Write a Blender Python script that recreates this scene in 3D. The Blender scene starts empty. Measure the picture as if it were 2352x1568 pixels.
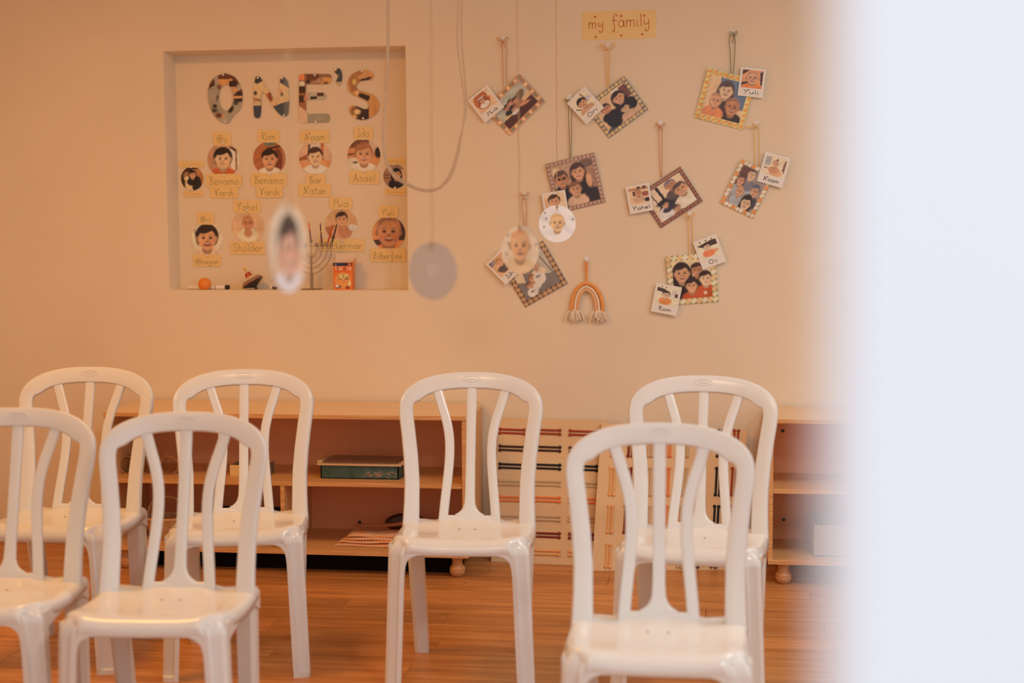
import bpy, bmesh, math, random
import numpy as np
from mathutils import Vector, Matrix

random.seed(7)
sc = bpy.context.scene
COL = sc.collection
R = math.radians

# ------------------------------------------------------------------ camera
CAM_D, CAM_H, PITCH, YAW, ROLL = 5.7, 1.3433, .0808, .1324, -.006
FPX = 3266.7
_cy, _sy = math.cos(YAW), math.sin(YAW)
_f0, _r0, _u0 = Vector((-_sy, _cy, 0)), Vector((_cy, _sy, 0)), Vector((0, 0, 1))
FWD = _f0 * math.cos(PITCH) - _u0 * math.sin(PITCH)
_u1 = _u0 * math.cos(PITCH) + _f0 * math.sin(PITCH)
RGT = _r0 * math.cos(ROLL) + _u1 * math.sin(ROLL)
UPV = _u1 * math.cos(ROLL) - _r0 * math.sin(ROLL)
EYE = Vector((0, -CAM_D, CAM_H))
cd = bpy.data.cameras.new('camera')
cd.lens, cd.sensor_width, cd.clip_start = 50, 36, .02
cd.dof.use_dof = True
cd.dof.focus_distance = 5.15
cd.dof.aperture_fstop = 2.0
cam = bpy.data.objects.new('camera', cd)
cam.matrix_world = Matrix(((RGT.x, UPV.x, -FWD.x, EYE.x), (RGT.y, UPV.y, -FWD.y, EYE.y),
                           (RGT.z, UPV.z, -FWD.z, EYE.z), (0, 0, 0, 1)))
COL.objects.link(cam)
sc.camera = cam

# ------------------------------------------------------------------ world, lights, exposure
w = bpy.data.worlds.new('overcast_sky')
sc.world = w
w.use_nodes = True
bg = w.node_tree.nodes['Background']
bg.inputs[0].default_value = (.84, .88, 1.0, 1)
bg.inputs[1].default_value = 1.245

def area(name, loc, size, power, color, rot=(0, 0, 0), sizey=None):
    l = bpy.data.lights.new(name, 'AREA')
    l.energy, l.color, l.size = power, color, size
    if sizey:
        l.shape, l.size_y = 'RECTANGLE', sizey
    o = bpy.data.objects.new(name, l)
    o.location, o.rotation_euler = loc, rot
    COL.objects.link(o)
    return o

AMBER, WARM = (1.0, .43, .05), (1.0, .98, .93)
area('ceiling_lamp', (-2.1, -2.0, 2.66), .5, 24, AMBER)
area('ceiling_lamp', (.8, -2.0, 2.66), .5, 15, WARM)
area('ceiling_lamp', (2.1, -1.9, 2.66), .5, 14, WARM)
area('ceiling_lamp', (-1.0, -4.5, 2.66), .5, 11, (1.0, .68, .40))
area('ceiling_lamp', (.9, -4.4, 2.66), .5, 22, WARM)

sc.view_settings.view_transform = 'Standard'
sc.view_settings.look = 'None'
sc.view_settings.exposure = 0.09
sc.view_settings.gamma = 1.0
sc.view_settings.use_curve_mapping = False
sc.cycles.use_denoising = True

# ------------------------------------------------------------------ pixel helpers (2352 x 1568 photograph)
def ray(px, py):
    return FWD + RGT * ((px - 1176) / FPX) - UPV * ((py - 784) / FPX)
def ony(px, py, y):
    d = ray(px, py)
    return EYE + d * ((y - EYE.y) / d.y)
def onz(px, py, z=0):
    d = ray(px, py)
    return EYE + d * ((z - EYE.z) / d.z)
def atd(px, py, dist):
    return EYE + ray(px, py) * dist

# ------------------------------------------------------------------ materials
def lin(c):
    c = c / 255
    return c / 12.92 if c <= .04045 else ((c + .055) / 1.055) ** 2.4
ILL = (.74, .53, .385)
def alb(r, g, b, k=1.0):
    """surface colour that the warm room light turns into the seen sRGB colour"""
    return tuple(min(.9, max(.008, lin(v) / i * k)) for v, i in zip((r, g, b), ILL))

MATS = {}
def mat(name, color, rough=.6, spec=.5, **kw):
    if name in MATS:
        return MATS[name]
    m = bpy.data.materials.new(name)
    m.use_nodes = True
    b = m.node_tree.nodes['Principled BSDF']
    b.inputs['Base Color'].default_value = (*color, 1)
    b.inputs['Roughness'].default_value = rough
    b.inputs['Specular IOR Level'].default_value = spec
    for k, v in kw.items():
        b.inputs[k].default_value = v
    MATS[name] = m
    return m
def nd(m, t, **kw):
    n = m.node_tree.nodes.new(t)
    for k, v in kw.items():
        setattr(n, k, v)
    return n
def lk(m, a, b):
    m.node_tree.links.new(a, b)
def bsdf(m):
    return m.node_tree.nodes['Principled BSDF']

def noisy(name, c1, c2, scale, rough=.6, stretch=(1, 1, 1), detail=4, bump=0, spec=.5, rnd=0, coords='Object'):
    """two-tone procedural noise, optional bump and per-object tone"""
    if name in MATS:
        return MATS[name]
    m = mat(name, c1, rough, spec)
    tc = nd(m, 'ShaderNodeTexCoord')
    mp = nd(m, 'ShaderNodeMapping')
    mp.inputs['Scale'].default_value = stretch
    no = nd(m, 'ShaderNodeTexNoise')
    no.inputs['Scale'].default_value = scale
    no.inputs['Detail'].default_value = detail
    rp = nd(m, 'ShaderNodeValToRGB')
    rp.color_ramp.elements[0].color = (*c1, 1)
    rp.color_ramp.elements[1].color = (*c2, 1)
    rp.color_ramp.elements[0].position = .32
    rp.color_ramp.elements[1].position = .68
    lk(m, tc.outputs[coords], mp.inputs[0])
    if rnd:
        oi = nd(m, 'ShaderNodeObjectInfo')
        mu = nd(m, 'ShaderNodeMath', operation='MULTIPLY')
        mu.inputs[1].default_value = 37.0
        lk(m, oi.outputs['Random'], mu.inputs[0])
        lk(m, mu.outputs[0], mp.inputs['Location'])
    lk(m, mp.outputs[0], no.inputs[0])
    lk(m, no.outputs[0], rp.inputs[0])
    out = rp.outputs[0]
    if rnd:
        hs = nd(m, 'ShaderNodeHueSaturation')
        mr = nd(m, 'ShaderNodeMapRange')
        mr.inputs[3].default_value = 1 - rnd
        mr.inputs[4].default_value = 1 + rnd
        lk(m, oi.outputs['Random'], mr.inputs[0])
        lk(m, mr.outputs[0], hs.inputs['Value'])
        lk(m, out, hs.inputs['Color'])
        out = hs.outputs[0]
    lk(m, out, bsdf(m).inputs['Base Color'])
    if bump:
        bp = nd(m, 'ShaderNodeBump')
        bp.inputs['Strength'].default_value = bump
        bp.inputs['Distance'].default_value = .002
        lk(m, no.outputs[0], bp.inputs['Height'])
        lk(m, bp.outputs[0], bsdf(m).inputs['Normal'])
    return m

WALL = noisy('cream_wall_paint', (.84, .722, .55), (.87, .747, .575), 3.0, .85, spec=.2, bump=0)
WHITEW = noisy('white_wall_paint', (.82, .81, .80), (.86, .85, .84), 2.0, .8, spec=.2)
CEIL = noisy('ceiling_paint', (.80, .74, .66), (.84, .78, .70), 2.0, .9, spec=.2)
CHAIR = noisy('white_moulded_plastic', (.76, .76, .745), (.79, .79, .775), 6, .16, spec=.5)
CHAIR2 = mat('scuffed_brown_mark', (.30, .20, .12), .6)
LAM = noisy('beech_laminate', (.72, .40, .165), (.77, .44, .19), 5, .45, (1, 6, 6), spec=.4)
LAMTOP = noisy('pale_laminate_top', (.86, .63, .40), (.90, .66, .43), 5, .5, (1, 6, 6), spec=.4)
PLY = noisy('plywood_edge', (.62, .30, .10), (.84, .49, .22), 14, .55, (.4, 3, 9), spec=.3)
BACKP = noisy('brown_back_panel', (.90, .40, .19), (.92, .43, .21), 4, .6, (1, 1, 1), spec=.3)
DARK = mat('near_black_plastic', (.012, .011, .01), .5)
PAPER = mat('white_card', (.88, .85, .80), .45)
YELLOW = noisy('yellow_paper', (.90, .66, .30), (.93, .70, .34), 8, .7, spec=.2)
INK_G = mat('dark_green_ink', (.27, .24, .09), .7)
INK_O = mat('faint_orange_ink', (.82, .53, .22), .7)
INK_R = mat('red_orange_ink', (.62, .14, .045), .7)
INK_K = mat('black_ink', (.03, .022, .02), .6)
PINM = mat('white_pin_head', (.88, .86, .82), .35)
HOOKM = mat('white_plastic_hook', (.86, .84, .80), .3)
JARGL = mat('thin_clear_jar', (.97, .95, .92), .04, **{'Transmission Weight': 1.0, 'IOR': 1.04})
CLEAR = mat('clear_plastic', (.95, .95, .95), .05, **{'Transmission Weight': 1.0, 'IOR': 1.3})
FLOORM = noisy('oak_laminate', (.45, .18, .052), (.71, .325, .11), 4, .36, (.8, 9, 1), detail=6, spec=.4, rnd=.13)
SUBF = mat('dark_floor_joint', (.10, .045, .02), .8)

PRINT = mat('printed_photo', (1, 1, 1), .3, .4)
_a = nd(PRINT, 'ShaderNodeAttribute', attribute_name='print')
lk(PRINT, _a.outputs['Color'], bsdf(PRINT).inputs['Base Color'])

def flat(name, r, g, b, rough=.6, **kw):
    return mat(name, alb(r, g, b), rough, **kw)

# ------------------------------------------------------------------ mesh helpers: shapes are (verts, faces)
def join(*sh):
    V, F = [], []
    for v, f in sh:
        o = len(V)
        V += [tuple(p) for p in v]
        F += [tuple(i + o for i in q) for q in f]
    return V, F
def box(x0, x1, y0, y1, z0, z1, bev=.002, seg=1):
    bm = bmesh.new()
    bmesh.ops.create_cube(bm, size=1)
    for v in bm.verts:
        v.co = Vector(((x0 + x1) / 2 + v.co.x * (x1 - x0), (y0 + y1) / 2 + v.co.y * (y1 - y0), (z0 + z1) / 2 + v.co.z * (z1 - z0)))
    if bev:
        bmesh.ops.bevel(bm, geom=bm.edges[:], offset=min(bev, .45 * min(x1 - x0, y1 - y0, z1 - z0)), segments=seg, affect='EDGES', profile=.5)
    bm.verts.index_update()
    r = [tuple(v.co) for v in bm.verts], [tuple(v.index for v in f.verts) for f in bm.faces]
    bm.free()
    return r
def loft(rings, closed=True, cap=True):
    n = len(rings[0])
    V = [tuple(p) for r in rings for p in r]
    F = []
    for i in range(len(rings) - 1):
        for j in range(n if closed else n - 1):
            k = (j + 1) % n
            F.append((i * n + j, i * n + k, (i + 1) * n + k, (i + 1) * n + j))
    if cap and closed:
        F.append(tuple(reversed(range(n))))
        F.append(tuple((len(rings) - 1) * n + j for j in range(n)))
    return V, F
def tube(pts, r, n=8, cap=True, closed=False):
    pts = [Vector(p) for p in pts]
    m = len(pts)
    rad = r if isinstance(r, (list, tuple)) else [r] * m
    rings, up = [], None
    for i, p in enumerate(pts):
        if closed:
            t = pts[(i + 1) % m] - pts[i - 1]
        else:
            t = pts[min(i + 1, m - 1)] - pts[max(i - 1, 0)]
        t.normalize()
        if up is None:
            up = Vector((0, 0, 1)) if abs(t.z) < .9 else Vector((1, 0, 0))
        a = (up - t * up.dot(t)).normalized()
        up = a
        b = t.cross(a)
        rings.append([p + (a * math.cos(2 * math.pi * k / n) + b * math.sin(2 * math.pi * k / n)) * rad[i] for k in range(n)])
    if closed:
        rings.append(rings[0])
        return loft(rings, cap=False)
    return loft(rings, cap=cap)
def lathe(prof, n=24, M=None):
    rings = [[Vector((max(r, 1e-5) * math.cos(2 * math.pi * k / n), max(r, 1e-5) * math.sin(2 * math.pi * k / n), z)) for k in range(n)] for r, z in prof]
    if M is not None:
        rings = [[M @ p for p in r] for r in rings]
    return loft(rings)
def smooth_pts(pts, k=5):
    """Catmull-Rom through points of any dimension"""
    P = [np.array(p, float) for p in pts]
    P = [2 * P[0] - P[1]] + P + [2 * P[-1] - P[-2]]
    out = []
    for i in range(1, len(P) - 2):
        for j in range(k):
            t = j / k
            a, b, c, d = P[i - 1:i + 3]
            out.append(.5 * (2 * b + (c - a) * t + (2 * a - 5 * b + 4 * c - d) * t * t + (3 * b - a - 3 * c + d) * t ** 3))
    out.append(P[-2])
    return out

def mkmesh(name, sh, sharp=35):
    me = bpy.data.meshes.new(name)
    me.from_pydata([tuple(p) for p in sh[0]], [], sh[1])
    bm = bmesh.new()
    bm.from_mesh(me)
    bmesh.ops.recalc_face_normals(bm, faces=bm.faces[:])
    bm.to_mesh(me)
    bm.free()
    me.polygons.foreach_set('use_smooth', [True] * len(me.polygons))
    me.set_sharp_from_angle(angle=R(sharp))
    me.update()
    return me
BASE = {}
def tag(o, label=None, cat=None, group=None, kind=None):
    for k, v in (('label', label), ('category', cat), ('group', group), ('kind', kind)):
        if v:
            o[k] = v
    return o
def thing(name, label, cat, loc, group=None, rz=0):
    o = bpy.data.objects.new(name, None)
    o.empty_display_size = .05
    o.location = loc
    o.rotation_euler = (0, 0, rz)
    COL.objects.link(o)
    BASE[o.name] = Vector(loc)
    return tag(o, label, cat, group)
def put(name, me, m, parent=None, loc=None):
    o = bpy.data.objects.new(name, me)
    if m and not me.materials:
        me.materials.append(m)
    COL.objects.link(o)
    if loc is not None:
        o.location = loc
    o.parent = parent
    return o
def part(parent, name, sh, m, sharp=35, label=None):
    """a mesh child given in world coordinates of an unrotated thing"""
    b = BASE[parent.name]
    me = mkmesh(name, ([tuple(Vector(p) - b) for p in sh[0]], sh[1]), sharp)
    o = put(name, me, m, parent)
    BASE[o.name] = b
    return tag(o, label)
def solo(name, label, cat, sh, m, group=None, sharp=35, kind=None):
    """a thing that is one mesh; origin at its base centre"""
    a = np.array([tuple(p) for p in sh[0]])
    c = Vector(((a[:, 0].min() + a[:, 0].max()) / 2, (a[:, 1].min() + a[:, 1].max()) / 2, a[:, 2].min()))
    me = mkmesh(name, ([tuple(Vector(p) - c) for p in sh[0]], sh[1]), sharp)
    o = put(name, me, m, None, c)
    BASE[o.name] = c
    return tag(o, label, cat, group, kind)
def struct(name, sh, m, label, cat, sharp=35):
    o = put(name, mkmesh(name, sh, sharp), m)
    BASE[o.name] = Vector((0, 0, 0))
    return tag(o, label, cat, kind='structure')
def copy_tree(o, parent=None):
    c = o.copy()
    COL.objects.link(c)
    c.parent = parent
    for ch in list(o.children):
        copy_tree(ch, c)
    return c

# ================================================================== THE ROOM
XL, XR, YF, ZC = -3.35, 3.1, -5.34, 2.7
NX0, NX1, NZ0, NZ1, ND = -2.203, -1.187, 1.086, 2.070, .125

# back wall with the niche: a bevelled opening in a plaster slab
def wall_with_niche():
    T = .16
    def rect(x0, x1, z0, z1, y):
        return [(x0, y, z0), (x1, y, z0), (x1, y, z1), (x0, y, z1)]
    r = .006
    rings = [rect(XL, XR, -.05, ZC, T), rect(XL, XR, -.05, ZC, 0), rect(NX0 - r, NX1 + r, NZ0 - r, NZ1 + r, 0),
             rect(NX0 - r * .3, NX1 + r * .3, NZ0 - r * .3, NZ1 + r * .3, r * .3),
             rect(NX0, NX1, NZ0, NZ1, r), rect(NX0 + .004, NX1 - .004, NZ0, NZ1 - .004, ND)]
    return loft(rings)
struct('wall_back', wall_with_niche(), WALL, 'cream painted wall with a shallow square niche', 'wall', 50)
struct('wall_left', box(XL - .12, XL, -5.2, .16, -.05, ZC, 0), WALL, 'cream side wall outside the left of the frame', 'wall')
# right wall with a window opening near the front
WY0, WY1, WZ0, WZ1 = -5.0, -2.5, .35, 2.5
struct('wall_right', join(box(XR, XR + .12, -5.2, WY0, -.05, ZC, 0), box(XR, XR + .12, WY1, .16, -.05, ZC, 0),
       box(XR, XR + .12, WY0, WY1, -.05, WZ0, 0), box(XR, XR + .12, WY0, WY1, WZ1, ZC, 0)), WALL, 'cream side wall with a window, right of the frame', 'wall')
struct('ceiling', box(XL - .12, XR + .12, -5.3, .16, ZC, ZC + .1, 0), CEIL, 'plain off-white ceiling', 'ceiling')
# front wall: the doorway through which the room is seen; its end stands right beside the camera
DX = .0345
struct('wall_front', join(box(DX, XR + .12, YF, YF + .06, -.05, 2.6, .004, 2), box(XL - .12, -1.35, YF, YF + .06, -.05, 2.6, .004),
       box(XL - .12, XR + .12, YF, YF + .06, 2.45, ZC + .1, 0)), WHITEW, 'blurred bright white wall end beside the doorway', 'wall')
struct('terrace_floor', box(-5, 5, -9, YF, -.06, -.02, 0), noisy('pale_paving', (.6, .58, .55), (.66, .64, .6), 4, .8), 'pale paving outside the doorway', 'floor')
fl = struct('floor', box(XL, XR, YF, 0, -.06, -.006, 0), SUBF, 'orange-brown oak laminate floor of long planks', 'floor')
# planks, each an object sharing one mesh
PLW, PLL = .148, 1.28
pm = mkmesh('plank', box(-.5, .5, -PLW / 2 + .0006, PLW / 2 - .0006, -.012, 0, .0012))
pm.materials.append(FLOORM)
rows = int(4.45 / PLW)
for i in range(rows):
    y = -.002 - PLW * (i + .5)
    x = XL - random.uniform(0, 1) * PLL
    while x < 2.0:
        a, b = max(x, XL + .002), min(x + PLL, XR - .002)
        x += PLL
        if b - a < .02 or a > 1.6 or b < -3.3:
            continue
        o = put('plank', pm, None, fl, ((a + b) / 2, y, 0))
        o.scale.x = (b - a) - .0012
struct('baseboard_back', box(XL, XR, -.012, 0, 0, .066, .003), noisy('grey_beige_skirting', (.62, .52, .42), (.66, .55, .45), 5, .5), 'low beige skirting along the back wall', 'baseboard')

# ================================================================== CHAIRS
def bmap(u, z):
    y = .112 + (z - .44) * .27 - .030 * (u / .225) ** 2
    return Vector((u, y, z))
def bnor(u, z):
    e = 1e-3
    a, b = bmap(u + e, z) - bmap(u - e, z), bmap(u, z + e) - bmap(u, z - e)
    return -(a.cross(b)).normalized() * -1
SEC = []
for k in range(12):
    t = 2 * math.pi * k / 12 + math.pi / 12
    c, s = math.cos(t), math.sin(t)
    SEC.append((math.copysign(abs(c) ** .34, c) * .5, math.copysign(abs(s) ** .5, s) * .5))
def strip(cen, wid, th, side=0):
    """moulded bar in the curved plane of the backrest; side=0 centred, 1: path is the outer edge"""
    n = len(cen)
    rings = []
    for i in range(n):
        a, b = np.array(cen[max(i - 1, 0)]), np.array(cen[min(i + 1, n - 1)])
        t = (b - a) / np.linalg.norm(b - a)
        p = np.array((-t[1], t[0]))
        wi = wid[i]
        c = np.array(cen[i]) + p * (wi / 2 if side else 0) * -1
        ring = []
        for sa, sb in SEC:
            q = c + p * sa * wi
            ring.append(bmap(*q) + bnor(*q) * sb * th)
        rings.append(ring)
    return loft(rings)
def make_chair():
    root = thing('plastic_chair', 'white plastic stacking chair', 'chair', (0, 0, 0), 'white chairs set out in two rows')
    P = lambda nm, sh, m=CHAIR, sharp=40: part(root, nm, sh, m, sharp)
    # back frame: an inverted U of one moulded bar
    outer = [(-.207, .415), (-.205, .45), (-.203, .50), (-.203, .56), (-.208, .63), (-.216, .70), (-.2235, .75)]
    arc = []
    for k in range(0, 25):
        t = math.pi - math.pi * k / 24
        c, s = math.cos(t), math.sin(t)
        arc.append((math.copysign(abs(c) ** .80, c) * .226, .778 + .111 * abs(s) ** .80))
    outer = outer + arc + [(-u, z) for u, z in reversed(outer)]
    wid = [.050 if z < .48 else .047 - .004 * min(1, max(0, (z - .5) / .2)) + .008 * min(1, max(0, (z - .79) / .09)) + .008 * math.exp(-((z - .845) / .025) ** 2) for u, z in outer]
    P('back_frame', strip(outer, wid, .022, 1))
    sl = smooth_pts([(.116, .868), (.108, .835), (.094, .79), (.078, .74), (.068, .69), (.066, .63), (.071, .56), (.077, .50), (.083, .43)], 3)
    sw = [.029] * len(sl)
    P('slat', strip([tuple(p) for p in sl], sw, .014))
    P('slat', strip([(-p[0], p[1]) for p in sl], sw, .014))
    cs = [(0, .86), (0, .80), (0, .70), (0, .60), (0, .52), (0, .49), (0, .478), (0, .469), (0, .462), (0, .457), (0, .43)]
    P('slat', strip(cs, [.031, .031, .030, .030, .031, .034, .041, .052, .068, .09, .09], .014))
    P('lower_rail', strip([(-.092, .432), (-.045, .431), (0, .431), (.045, .431), (.092, .432)], [.046] * 5, .0145))
    # embossed oval maker mark on the top rail
    em = []
    for k in range(28):
        t = 2 * math.pi * k / 28
        u, z = .027 * math.cos(t), .866 + .0085 * math.sin(t)
        em.append(bmap(u, z) + bnor(u, z) * .0112)
    mk = []
    for k in range(13):
        u = -.017 + .034 * k / 12
        z = .866 + .0032 * math.sin(k * 2.2)
        mk.append(bmap(u, z) + bnor(u, z) * .0112)
    P('maker_mark', join(tube(em, .0012, 5, closed=True), tube(mk, .001, 5)))
    # seat
    row = smooth_pts([(.150, .402), (.152, .425), (.143, .436), (.10, .434), (.03, .430), (-.06, .433), (-.13, .442), (-.175, .450),
                      (-.200, .4495), (-.217, .443), (-.2275, .430), (-.229, .417), (-.226, .407)], 3)
    ss = [-1, -.995, -.975, -.94, -.88, -.75, -.55, -.3, 0, .3, .55, .75, .88, .94, .975, .995, 1]
    dz = [-.030, -.012, -.003, 0, .001, -.002, -.005, -.006, -.0065]
    dz = dz + dz[-2::-1]
    V, F = [], []
    for (y, z) in row:
        hw = .206 - .006 * abs((y + .03) / .2) ** 2 - .014 * max(0, min(1, (-.12 - y) / .08)) - .034 * max(0, min(1, (-.185 - y) / .035))
        for s, d in zip(ss, dz):
            fall = 1.0 if z > .424 else max(0, (z - .402) / .022)
            lift = .013 * max(0, min(1, (y - .055) / .05)) ** 1.5 * max(0, min(1, (.105 - abs(s * hw)) / .02)) if z > .43 else 0
            V.append((s * hw, y, z + d * fall + lift))
    n = len(ss)
    for i in range(len(row) - 1):
        for j in range(n - 1):
            F.append((i * n + j, i * n + j + 1, (i + 1) * n + j + 1, (i + 1) * n + j))
    so = P('seat', (V, F), sharp=60)
    md = so.modifiers.new('shell', 'SOLIDIFY')
    md.thickness = .006
    md.offset = 0
    # side aprons
    for s in (-1, 1):
        rr = []
        for y, zt, zb in ((-.20, .432, .385), (-.10, .428, .398), (0, .424, .402), (.10, .424, .395), (.15, .425, .375)):
            x0, x1 = s * .196, s * .2045
            rr.append([(x0, y, zb), (x1, y, zb), (x1, y, zt), (x0, y, zt)])
        P('side_apron', loft(rr))
    # front legs: grooved channel section, arching into the front apron
    for s in (-1, 1):
        rr = []
        for z, xi, g in ((.4465, .150, .0), (.442, .138, .25), (.434, .128, .6), (.424, .10, .85), (.4085, .10, 1), (.407, .118, 1), (.403, .131, 1), (.396, .1415, 1), (.386, .149, 1), (.37, .1535, 1), (.345, .156, 1),
                         (.25, .160, 1), (.12, .165, 1), (.03, .169, 1), (.018, .1695, .9), (.014, .170, .15), (0, .170, .1)):
            t = 1 - z / .43
            xo = .203 + .016 * t
            yf = -.2305 - .004 * t
            if z > .405:
                q = (z - .405) / .0415
                xo -= .024 * q ** 2.2
                yf += .026 * q ** 2.4
                t = max(t, 0)
            wv = xo - xi
            wl = min(wv, .052)
            dep = .060 - .016 * t
            xs = xo - wl
            pts = [(xi, yf), (xs + .26 * wl, yf), (xs + .33 * wl, yf + .011 * g + .0005), (xs + .55 * wl, yf + .013 * g + .001), (xs + .80 * wl, yf + .012 * g + .004),
                   (xs + .95 * wl, yf + .014 * g + .008), (xo, yf + .018 + .006 * g), (xo, yf + dep), (xo - .008, yf + dep), (xs + .2 * wl, yf + .03), (xi, yf + .012)]
            rr.append([(s * x, y, z) for x, y in pts])
        P('leg', loft(rr), sharp=28)
    # rear legs
    for s in (-1, 1):
        rr = []
        for z, xo, yf in ((.430, .200, .108), (.40, .199, .108), (.30, .196, .120), (.15, .190, .142), (0, .185, .165)):
            t = 1 - z / .43
            wv, dp = .050 - .006 * t, .046 - .006 * t
            pts = [(xo - wv, yf), (xo - .012, yf), (xo, yf + .012), (xo, yf + dp), (xo - .008, yf + dp), (xo - wv, yf + dp - .004)]
            rr.append([(s * x, y, z) for x, y in pts])
        P('leg', loft(rr), sharp=28)
    for u in (-.024, .024):
        P('drain_hole', lathe([(.0, .0235), (.0035, .0235), (.0035, .0275), (0, .0275)], 10, Matrix.Translation((u, .035, .4005))), CHAIR2)
    return root
chair0 = make_chair()
CH = [  # x, y, yaw, size, label
    (-1.985, -1.476, 2.8, 1, 'white plastic chair in the back row, leftmost, standing against bare wall beside the shelf end'),
    (-1.421, -1.473, 13.1, .996, 'white plastic chair in the back row, in front of the wicker basket compartment'),
    (-.700, -1.524, 3.6, .997, 'white plastic chair standing alone between the long shelf and the canvas panels'),
    (-.013, -1.565, -6.0, .996, 'white plastic chair in the back row at right, in front of the stitched canvas'),
    (-.093, -2.541, .8, .983, 'white plastic chair in the front row at right, nearest the white doorway edge'),
    (-1.310, -2.378, 4.7, .974, 'white plastic chair in the front row, fully in view left of centre'),
    (-1.790, -2.335, 6.5, .974, 'white plastic chair in the front row cut off by the left picture edge'),
]
for i, (x, y, a, k, lab) in enumerate(CH):
    o = chair0 if i == 0 else copy_tree(chair0)
    o.location = (x, y, 0)
    o.rotation_euler.z = R(a)
    o.scale = (k, k, k)
    o['label'] = lab

# ================================================================== SHELVES
ZT, ZM, ZB, TH = .627, .363, .081, .0165
def foot(x, y):
    return lathe([(0, .0), (.016, .0), (.024, .006), (.029, .016), (.0305, .024), (.0295, .0265), (.0305, .029), (.029, .036), (.022, .046), (.019, .056), (.022, .066), (.026, .0805), (0, .0805)], 20,
                 Matrix.Translation((x, y, 0)))
def shelf_unit(x0, x1, yf, label, divider=None, bolts=()):
    t = thing('wooden_shelf_unit', label, 'shelf', ((x0 + x1) / 2, yf / 2, 0), 'low wooden shelf units along the wall')
    yb = -.016
    def board(nm, b, edge, m=LAM):
        o = part(t, nm, box(*b, .0008), m)
        part(o, 'edge_band', box(*edge, .0008), PLY)
        return o
    e = .0025
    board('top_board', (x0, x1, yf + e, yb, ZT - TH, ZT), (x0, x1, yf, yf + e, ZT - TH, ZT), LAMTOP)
    board('bottom_board', (x0, x1 + .006, yf + e, yb, ZB, ZB + TH), (x0, x1 + .006, yf, yf + e, ZB, ZB + TH))
    for a in (x0, x1 - TH):
        board('side_panel', (a, a + TH, yf + .006 + e, yb, ZB + TH, ZT - TH), (a, a + TH, yf + .006, yf + .006 + e, ZB + TH, ZT - TH))
    board('middle_shelf', (x0 + TH, x1 - TH, yf + .012 + e, yb - .012, ZM - TH, ZM), (x0 + TH, x1 - TH, yf + .012, yf + .012 + e, ZM - TH, ZM))
    if divider:
        board('divider', (divider, divider + TH, yf + .014 + e, yb - .012, ZB + TH, ZM - TH), (divider, divider + TH, yf + .014, yf + .014 + e, ZB + TH, ZM - TH))
    part(t, 'back_panel', box(x0 + .003, x1 - .003, yb - .0115, yb + .004, ZB + TH, ZT - TH, 0), BACKP)
    for fx in (x0 + .06, x1 - .045):
        for fy in (yf + .048, yb - .05):
            part(t, 'foot', foot(fx, fy), noisy('turned_foot_wood', (.56, .27, .10), (.66, .34, .14), 9, .35, (1, 1, 5)))
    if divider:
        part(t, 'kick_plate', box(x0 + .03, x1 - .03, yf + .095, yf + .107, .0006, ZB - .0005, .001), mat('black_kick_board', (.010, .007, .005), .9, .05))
    for bx, by, bz in bolts:
        part(t, 'bolt', lathe([(0, 0), (.007, 0), (.0065, .003), (0, .0042)], 12, Matrix.Translation((bx, by, bz)) @ Matrix.Rotation(R(90), 4, 'X')), DARK)
    return t
SY = -.4275
shelf_unit(-2.3196, -.8813, SY, 'long low wooden shelf unit behind the back row of chairs', divider=-1.615,
           bolts=[(ony(826, 1199, -.028).x, -.0275, ony(826, 1199, -.028).z)])
rb1, rb2 = ony(1798, 989, -.028), ony(1800, 1193, -.028)
shelf_unit(.2525, 1.65, -.40, 'low wooden shelf unit half hidden by the blurred white wall end', bolts=[(rb1.x, -.0275, rb1.z), (rb2.x, -.0275, rb2.z)])

# things on the shelves
def jar(px, rad, label):
    p = onz(px, 1088, ZM)
    M = Matrix.Translation((p.x, -.315, ZM + rad + .0008)) @ Matrix.Rotation(R(-90), 4, 'X')
    t = thing('clear_jar', label, 'jar', (p.x, -.26, ZM), 'clear jars lying on the shelf')
    part(t, 'jar_body', lathe([(rad - .003, 0), (rad - .0005, .001), (rad, .004), (rad, .10), (rad - .006, .107), (0, .107), (0, .104), (rad - .007, .104), (rad - .0028, .098), (rad - .0028, .003)], 40, M), JARGL)
    part(t, 'jar_rim', tube([M @ Vector(((rad - .0012) * math.cos(2 * math.pi * k / 36), (rad - .0012) * math.sin(2 * math.pi * k / 36), -.0005)) for k in range(36)], .0014, 6, closed=True),
         mat('frosted_rim', (.52, .26, .12), .25))
jar(297, .036, 'clear round jar lying on its side, nearest the left end of the shelf')
jar(345, .038, 'clear round jar lying on its side, middle of three on the shelf')
jar(394, .038, 'clear round jar lying on its side, rightmost of three on the shelf')

# small open wooden box
bx = onz(568, 1090, ZM)
t = thing('wooden_box', 'small open wooden box with darker side on the middle shelf', 'box', (bx.x, bx.y + .05, ZM))
x0, x1, y0, y1, z0, z1 = -1.85, -1.70, -.315, -.20, ZM, ZM + .043
part(t, 'front_wall', box(x0, x1, y0, y0 + .008, z0, z1, .001), flat('pale_box_wood', 205, 150, 85))
part(t, 'back_wall', box(x0, x1, y1 - .008, y1, z0, z1, .001), flat('pale_box_wood', 205, 150, 85))
part(t, 'side_wall', box(x0, x0 + .008, y0 + .008, y1 - .008, z0, z1, .001), flat('grey_box_side', 120, 85, 60))
part(t, 'side_wall', box(x1 - .008, x1, y0 + .008, y1 - .008, z0, z1, .001), flat('grey_box_side', 120, 85, 60))
part(t, 'base', box(x0 + .008, x1 - .008, y0 + .008, y1 - .008, z0, z0 + .006, 0), flat('box_inside', 70, 45, 30))

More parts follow.
